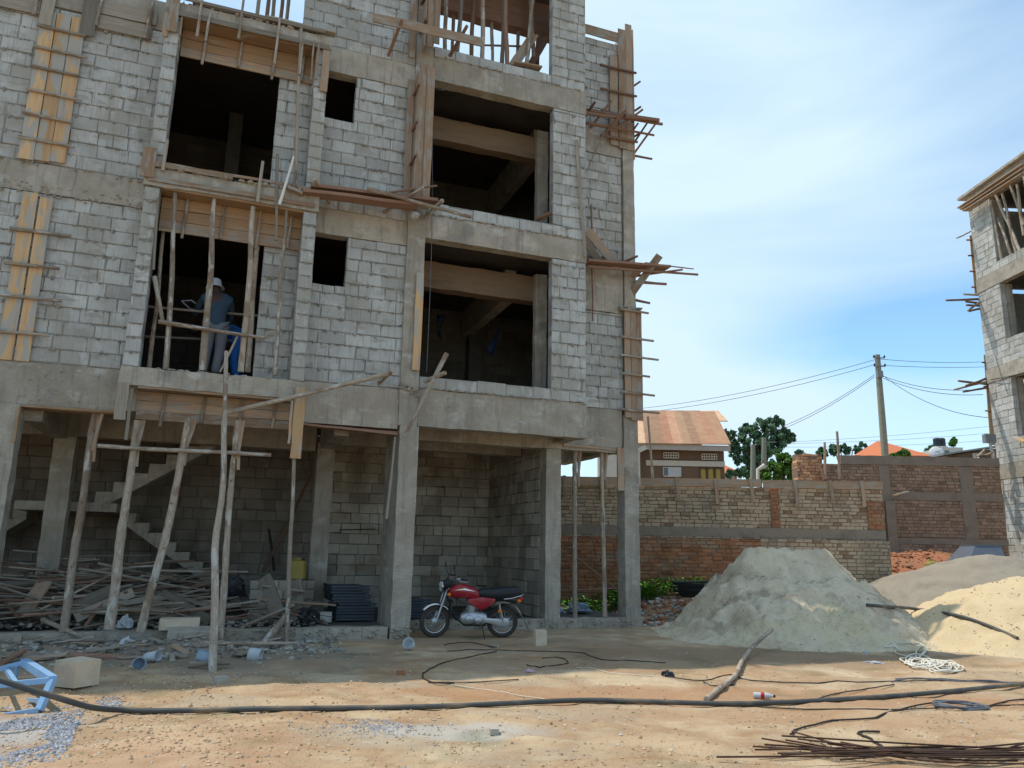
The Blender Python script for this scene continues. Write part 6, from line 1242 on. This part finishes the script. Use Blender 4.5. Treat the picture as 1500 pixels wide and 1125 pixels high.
P1 = empty('person', LW(-3.68, .42, 4.46), FA); P1.scale = (1.12, 1.12, 1.12)
J = dict(pelvis=(.04, -.03, .93), spine=(.02, .0, 1.12), chest=(.0, .08, 1.36), neck=(-.03, .17, 1.5), head=(-.05, .22, 1.6), crown=(-.06, .23, 1.69), face=(-.3, .95, -.1), shl=(-.2, .1, 1.4), shr=(.2, .1, 1.39), ell=(-.3, .28, 1.17), elr=(.25, .26, 1.13), wrl=(-.34, .46, 1.12), wrr=(.05, .42, 1.02),
    hipl=(-.06, -.02, .88), hipr=(.13, -.02, .88), knl=(-.08, .04, .48), knr=(.12, .02, .48), anl=(-.1, -.02, .07), anr=(.08, -.04, .07), toel=(-.12, .13, .04), toer=(.1, .12, .04))
b, sh, tr = body(P1, J); skinned('trousers', tr[0], tr[1], 'trousers_grey', P1); skinned('shirt', sh[0], sh[1], 'shirt_blue', P1); shoes(P1, J)
mb = MB(); c = Vector((-.055, .225, 1.66)); mb.lathe([(0, .115), (.075, .11), (.095, .09), (.105, .0), (.11, -.01), (.15, -.055), (.148, -.06), (.105, -.018), (.1, -.01)], c, 24, Vector((-.05, .15, 1)), wob=.012); mb.build('sun_hat', 'hat_white', P1)
tag(P1, 'standing worker in white bucket hat, dark blue shirt and grey trousers, seen from behind', 'person')
P2 = empty('person', LW(-3.27, .95, 4.46), FA); P2.scale = (1.12, 1.12, 1.12)
J = dict(pelvis=(.0, .0, .92), spine=(-.17, .02, 1.02), chest=(-.42, .06, 1.03), neck=(-.56, .08, 1.01), head=(-.66, .1, .96), crown=(-.74, .11, .93), face=(-.4, 0, -.9), shl=(-.44, -.12, 1.0), shr=(-.42, .24, 1.0), ell=(-.42, -.12, .72), elr=(-.4, .26, .7), wrl=(-.5, -.1, .5), wrr=(-.5, .2, .48),
    hipl=(.02, -.09, .88), hipr=(.02, .1, .88), knl=(-.02, -.1, .47), knr=(.06, .12, .47), anl=(.06, -.1, .07), anr=(.1, .12, .07), toel=(-.1, -.1, .04), toer=(-.06, .13, .04))
b, sh, tr = body(P2, J); skinned('trousers', tr[0], tr[1], 'overall_blue', P2); skinned('jacket', sh[0], sh[1], 'overall_blue', P2); shoes(P2, J)
mb = MB(); mb.lathe([(0, .1), (.07, .07), (.095, .0), (.09, -.05)], Vector((-.7, .1, .95)), 16, Vector((-.8, .1, -.1)), wob=.02); mb.build('hair', 'seat_black', P2)
tag(P2, 'bending worker in bright blue overalls half hidden behind the worker with the hat', 'person')
e = empty('metal_frame', B(266, 441, 1.3)); o_ = B(266, 441, 1.3); q = [B(266, 441, 1.3) - o_, B(281, 440, 1.3) - o_, B(299, 455, 1.3) - o_, B(279, 453, 1.3) - o_]; mb = MB()
for i in range(4): mb.bar(q[i], q[(i + 1) % 4], .02, .02, None, n=1, warp=0)
mb.build('frame_bars', 'plastic_white', e); tag(e, 'small white square frame held out by the worker with the hat', 'frame')
# ------------------------------------------------------------------ things lying on the open ground
def surf(px, py, dz=.01):
    d = ray(px, py); t = .004
    for i in range(900):
        p = CAM + d * t; h = gz(p.x, p.y)
        if 1.9 < p.x < 9.6 and 13.2 < p.y < 19.3: h = max(h, hA(p.x, p.y))
        if 6.6 < p.x < 15.5 and 12 < p.y < 18.6: h = max(h, hB(p.x, p.y))
        if p.z < h: return Vector((p.x, p.y, h + dz))
        t += .000025
    return Vector((p.x, p.y, p.z))
pts = [YP(-40, 984, 7.0), YP(0, 996, 7.05), YP(43, 1010, 7.15), YP(75, 1019, 7.25), YP(107, 1029, 7.4), YP(139, 1037, 7.6)] + [GP(x, y, .03) for x, y in ((180, 1045), (230, 1046), (300, 1045), (400, 1043), (500, 1042), (620, 1040), (720, 1036), (850, 1030), (950, 1032), (1050, 1035), (1150, 1033), (1300, 1024), (1400, 1016), (1500, 1008), (1570, 1003))]
cable('water_hose', 'thick black hose running right across the open foreground', pts, .026, 'pipe_black', 'hose', sub=5, n=10)
cable('bent_stick', 'long crooked stick leaning on the foot of the grey sand pile', [surf(1035, 1029, .03), surf(1060, 1010, .05), YP(1078, 988, 10.6), YP(1086, 970, 11.6), YP(1102, 948, 12.8), YP(1131, 922, 13.9)], .032, 'pole_wood', 'stick', n=9)
cable('hose', 'thin black hose lying over the yellow sand pile', [surf(1270, 893, .04), surf(1300, 893, .04), surf(1340, 895, .03), surf(1400, 905, .03), surf(1445, 920, .03), surf(1491, 939, .03)], .03, 'pipe_black', 'hose', n=8)
for k, (m, r_, P) in enumerate((('cable_dark', .009, ((975, 992), (1030, 998), (1070, 989), (1100, 998), (1200, 1002), (1310, 999), (1400, 998), (1500, 1002))), ('cable_dark', .008, ((1030, 999), (1045, 1006), (1075, 1004))),
    ('cable_dark', .011, ((1158, 1078), (1170, 1070), (1220, 1058), (1282, 1054), (1330, 1038), (1372, 1031))), ('cable_dark', .009, ((1090, 1036), (1180, 1041), (1300, 1041), (1400, 1038), (1520, 1034))),
    ('cable_dark', .009, ((1190, 1026), (1230, 1017), (1270, 1010), (1310, 1004))), ('cable_grey', .012, ((1305, 1000), (1340, 996), (1400, 999), (1440, 998), (1500, 1004))), ('cable_grey', .01, ((1312, 996), (1380, 996), (1450, 1001), (1520, 1001))),
    ('cable_dark', .009, ((650, 946), (665, 943), (690, 942), (715, 947), (728, 949))), ('cable_dark', .01, ((727, 955), (690, 963), (650, 972), (625, 984), (619, 992), (632, 1001), (665, 1003))), ('cable_dark', .008, ((628, 1002), (700, 1000), (760, 997))),
    ('cable_dark', .009, ((655, 955), (700, 953), (760, 954), (800, 955), (850, 957), (880, 967), (930, 969), (975, 972))), ('cable_dark', .009, ((772, 975), (790, 979), (820, 975), (832, 971), (820, 964), (795, 965))), ('rope_white', .006, ((660, 1004), (700, 1010), (760, 1020), (830, 1029), (850, 1030))),
    ('rope_white', .006, ((845, 979), (890, 986), (940, 990), (965, 992))), ('cable_dark', .013, ((1276, 1105), (1292, 1106), (1294, 1098), (1275, 1085), (1258, 1078), (1265, 1074), (1288, 1074))), ('cable_dark', .011, ((1440, 1038), (1470, 1030), (1500, 1026), (1540, 1024))))):
    places = ('long thin cable from the black bag to the right edge', 'short wire curl left of the crooked stick', 'dark cable from the rebar tips up to the cable coil', 'straight thin cable just below the thick hose on the right', 'short cable rising to the grey cables below the white rope', 'grey cable below the white rope, nearer one', 'grey cable below the white rope, farther one', 'small wire loop in front of the front wheel of the motorcycle',
              'curved wire left of the pinkish bag', 'thin wire joining the curved wire to the pinkish bag', 'wire running from below the motorcycle towards the sand', 'little wire coil right of the pinkish bag', 'pale string running from the curved wire to the thick hose', 'pale string left of the black bag', 'stiff cable loop above the rebar at the bottom right', 'cable leading from the coil to the right edge')
    cable('loose_cable', places[k], [surf(x, y, r_) for x, y in P], r_ * .8, m, 'cable', wob=.012, n=6, drape=True)
# cable coil
c = GP(1405, 1037); mb = MB(); pts = []
for i in range(150):
    a = i / 150 * 2 * math.pi * 6; r_ = .2 + .05 * math.sin(i * .37); pts.append((c.x + math.cos(a) * r_ * 1.15 + .02 * math.sin(i * .9), c.y + math.sin(a) * r_ * .95, gz(c.x, c.y) + .015 + .004 * (i / 25) + .012 * math.sin(a * 1.3) ** 2))
mb.tube(pts, .009, 6, .5); tag(mb.build('cable_coil', 'cable_grey'), 'loosely coiled grey cable on the ground at the lower right', 'cable coil')
# white rope tangle
mb = MB(); rr = random.Random(5)
def spl(P, sub=6):
    out = []
    for i in range(len(P) - 1):
        p0 = P[max(i - 1, 0)]; p1 = P[i]; p2 = P[i + 1]; p3 = P[min(i + 2, len(P) - 1)]
        for k in range(sub): t = k / sub; out.append(.5 * ((2 * p1) + (p2 - p0) * t + (2 * p0 - 5 * p1 + 4 * p2 - p3) * t * t + (3 * p1 - p0 - 3 * p2 + p3) * t ** 3))
    return out
for (P) in (((1296, 951), (1305, 943), (1313, 950), (1312, 958), (1325, 963), (1340, 966)), ((1297, 951), (1310, 949), (1318, 955)), ((1312, 943), (1335, 944), (1350, 946), (1355, 954), (1345, 965)), ((1350, 948), (1343, 955), (1342, 966)), ((1348, 947), (1357, 955), (1346, 966))):
    mb.tube(spl([surf(x, y, .02) for x, y in P]), .011, 6, .5)
for k in range(11):
    cx = rr.uniform(1340, 1405); cy = 970 + (cx - 1340) * .2 + rr.uniform(-2, 6); w_ = rr.uniform(12, 30); h_ = rr.uniform(3, 8); n_ = 14; ph = rr.uniform(0, 6)
    P = [surf(cx + math.cos(ph + 2 * math.pi * i / n_ * 1.6) * w_ * rr.uniform(.7, 1.1), cy + math.sin(ph + 2 * math.pi * i / n_ * 1.6) * h_ * rr.uniform(.7, 1.1), .012 + rr.uniform(0, .04)) for i in range(n_)]
    mb.tube(spl(P), .011, 6, .5)
tag(mb.build('rope', 'rope_white'), 'tangled white rope heaped on the ground before the yellow sand', 'rope')
# rebar
RG = 'reinforcing bars at the bottom right'
for k in range(19):
    x0 = R0.choice((1110, 1120, 1152, 1170, 1211)) + R0.uniform(-4, 40) if k > 5 else (1103, 1120, 1151, 1160, 1212, 1050)[k]; y0 = R0.uniform(1088, 1126) if k > 5 else (1097, 1095, 1089, 1077, 1096, 1117)[k]
    x1 = R0.uniform(1490, 1600); y1 = R0.uniform(1106, 1140); a = GP(x0, y0, .02 + .004 * k); b = GP(x1, R0.uniform(1100, 1126), 0.02 + R0.uniform(0, .07)); m_ = GP(R0.uniform(1290, 1400), R0.uniform(1110, 1121), .03 + .004 * k)
    cable('reinforcing_bar', 'thin rusty bar in the loose bundle at the bottom right', [a, m_, b], .0075, 'rebar', 'rebar', RG, sub=5, n=6)
# blue steel frame (low bending bench)
e0_ = GP(57, 1044); o_ = e0_.copy(); e = empty('steel_bench', o_); Yb = e0_.y
def fb(a, b, w_=.05, m='steel_blue'): mb = MB(); mb.bar(Vector(a) - o_, Vector(b) - o_, w_, w_, None, n=1, warp=0); mb.build('steel_bar', m, e)
A_ = YP(77, 996, Yb + .12); B_ = YP(36, 970, Yb + .95); A2 = YP(-60, 1009, Yb + .0); B2 = YP(-60, 996, Yb + .9); A0 = e0_ + Vector((0, 0, .02)); A02 = YP(-60, 1060, Yb - .15); B0 = YP(16, 1022, Yb + 1.0); B02 = YP(-60, 1034, Yb + .9)
fb(A_, B_, .075); fb(A_, A2); fb(B_, B2); fb(A_, A0, .06); fb(A0, A02, .055)
fb(B_ + (B2 - B_) * .12, B0); fb(B0, B02, .045); fb(A_ + (A2 - A_) * .4, B_ + (B2 - B_) * .3, .04); fb(A0 + (A_ - A0) * .3, B0, .035)
tag(e, 'low pale blue welded steel bench frame cut by the left edge', 'steel frame')
pole('loose_board', 'dark wet board end behind the blue steel frame', surf(0, 984, .1), surf(34, 967, .12), .04, .03, .02, m='red_wood', cat='board')
# bottle
p = GP(1104, 1023, .035); e = empty('plastic_bottle', p, rad(-12)); mb = MB(); mb.lathe([(0, 0), (.03, .0), (.034, .01), (.031, .05), (.034, .07), (.034, .13), (.03, .16), (.014, .2), (.013, .215)], (0, 0, 0), 16, Vector((1, 0, 0))); mb.build('bottle', 'curtain', e)
mb = MB(); mb.lathe([(.0345, .075), (.0355, .076), (.0355, .115), (.0345, .116)], (0, 0, 0), 16, Vector((1, 0, 0))); mb.build('label', 'red_lens', e); mb = MB(); mb.lathe([(.015, .212), (.015, .235), (0, .236)], (0, 0, 0), 12, Vector((1, 0, 0))); mb.build('cap', 'plastic_black', e); tag(e, 'small crushed clear plastic bottle with red label near the thick hose', 'bottle')
pole('loose_pole', 'short dark piece of pipe on the ground below the motorcycle', surf(716, 947, .02), surf(729, 949, .02), .022, .022, 0, m='grey_wood')
lump('brick_bit', 'small red brick fragment on the ground below the middle column', GP(587, 988), (.09, .06, .05), .4, 'red_brick', 'brick')
lump('brick_bit', 'pale broken stone on the sunlit ground near the lower left', GP(322, 1001), (.16, .1, .08), .9, 'stone', 'stone')
lump('brick_bit', 'small pale stone near the bottom edge of the photo', GP(724, 1078), (.08, .06, .05), .2, 'stone', 'stone')
# black hoses behind the sand pile
for k in range(10):
    a = YP(985 + R0.uniform(-3, 14), 853 + k * 2.2, 18.2 + .05 * k); b = YP(1075, 850 + k * 2.4 + R0.uniform(-2, 2), 18.6); m_ = (a + b) / 2 + Vector((0, 0, -.03))
    cable('black_pipe', 'black pipe in the bundle lying left of the grey sand pile', [a, m_, b], .028, 'plastic_black', 'pipe', 'bundle of black pipes', sub=4)
# tank, tarp and cans at the back right
def frustum(name, label, px0, px1, y0, y1, tx0, tx1, Y, dep, m, cat):
    a = YP(px0, y1, Y); b = YP(px1, y1, Y); c = YP(tx0, y0, Y + dep * .2); d = YP(tx1, y0, Y + dep * .2); o = a; e = empty(name, o); mb = MB(); w_ = b.x - a.x; h = c.z - a.z
    v = [(0, 0, 0), (w_, 0, 0), (w_, dep, 0), (0, dep, 0), (c.x - a.x, dep * .2, h), (d.x - a.x, dep * .2, h), (d.x - a.x, dep * .8, h), (c.x - a.x, dep * .8, h)]
    mb.add(v, [(3, 2, 1, 0), (4, 5, 6, 7), (0, 1, 5, 4), (1, 2, 6, 5), (2, 3, 7, 6), (3, 0, 4, 7)]); mb.build('shell', m, e)
    mb = MB()
    for i in range(4): j = (i + 1) % 4; mb.bar(v[i], v[j], .06, .08, None, n=1, warp=0)
    for i in range(4): mb.bar(v[4 + i], v[4 + (i + 1) % 4], .04, .04, None, n=1, warp=0)
    mb.build('rim', m, e); return tag(e, label, cat)
plain('tank_grey', (.13, .15, .18), .5, .1, bump=.2)
frustum('water_trough', 'dark grey tapered metal tank behind the mound at the back right', 1420, 1476, 799, 824, 1428, 1466, 22.5, 1.2, 'tank_grey', 'tank')
frustum('covered_box', 'blue covered box beside the foot of the right building', 1477, 1520, 817, 828, 1480, 1520, 21.5, .8, 'steel_blue', 'box')
p = YP(1367, 847, 21.8); jerrycan('yellow jerrycan on the red earth below the taller wall', p, 'yellow_plastic', 1.15, .3)
plain('plastic_teal', (.03, .3, .28), .5); can('plastic_pail', 'tilted green blue basin beside the yellow jerrycan on red earth', p + Vector((.3, -.05, .05)), .16, .2, 'plastic_teal', (rad(50), rad(30), 0), 'basin')
for (lab, x, y, ln, m) in (('pale plank lying on the red earth at the foot of the nearer wall end', 1290, 860, 1.1, 'rope_white'), ('white plank lying beside the yellow jerrycan', 1372, 848, .5, 'rope_white')):
    a = YP(x, y, 20.6 if x < 1300 else 21.5); a.z = gz(a.x, a.y) + .08; board('loose_board', lab, a - Vector((ln / 2, 0, 0)), a + Vector((ln / 2, .2, 0)), .12, .05, None, m)
# placeholder
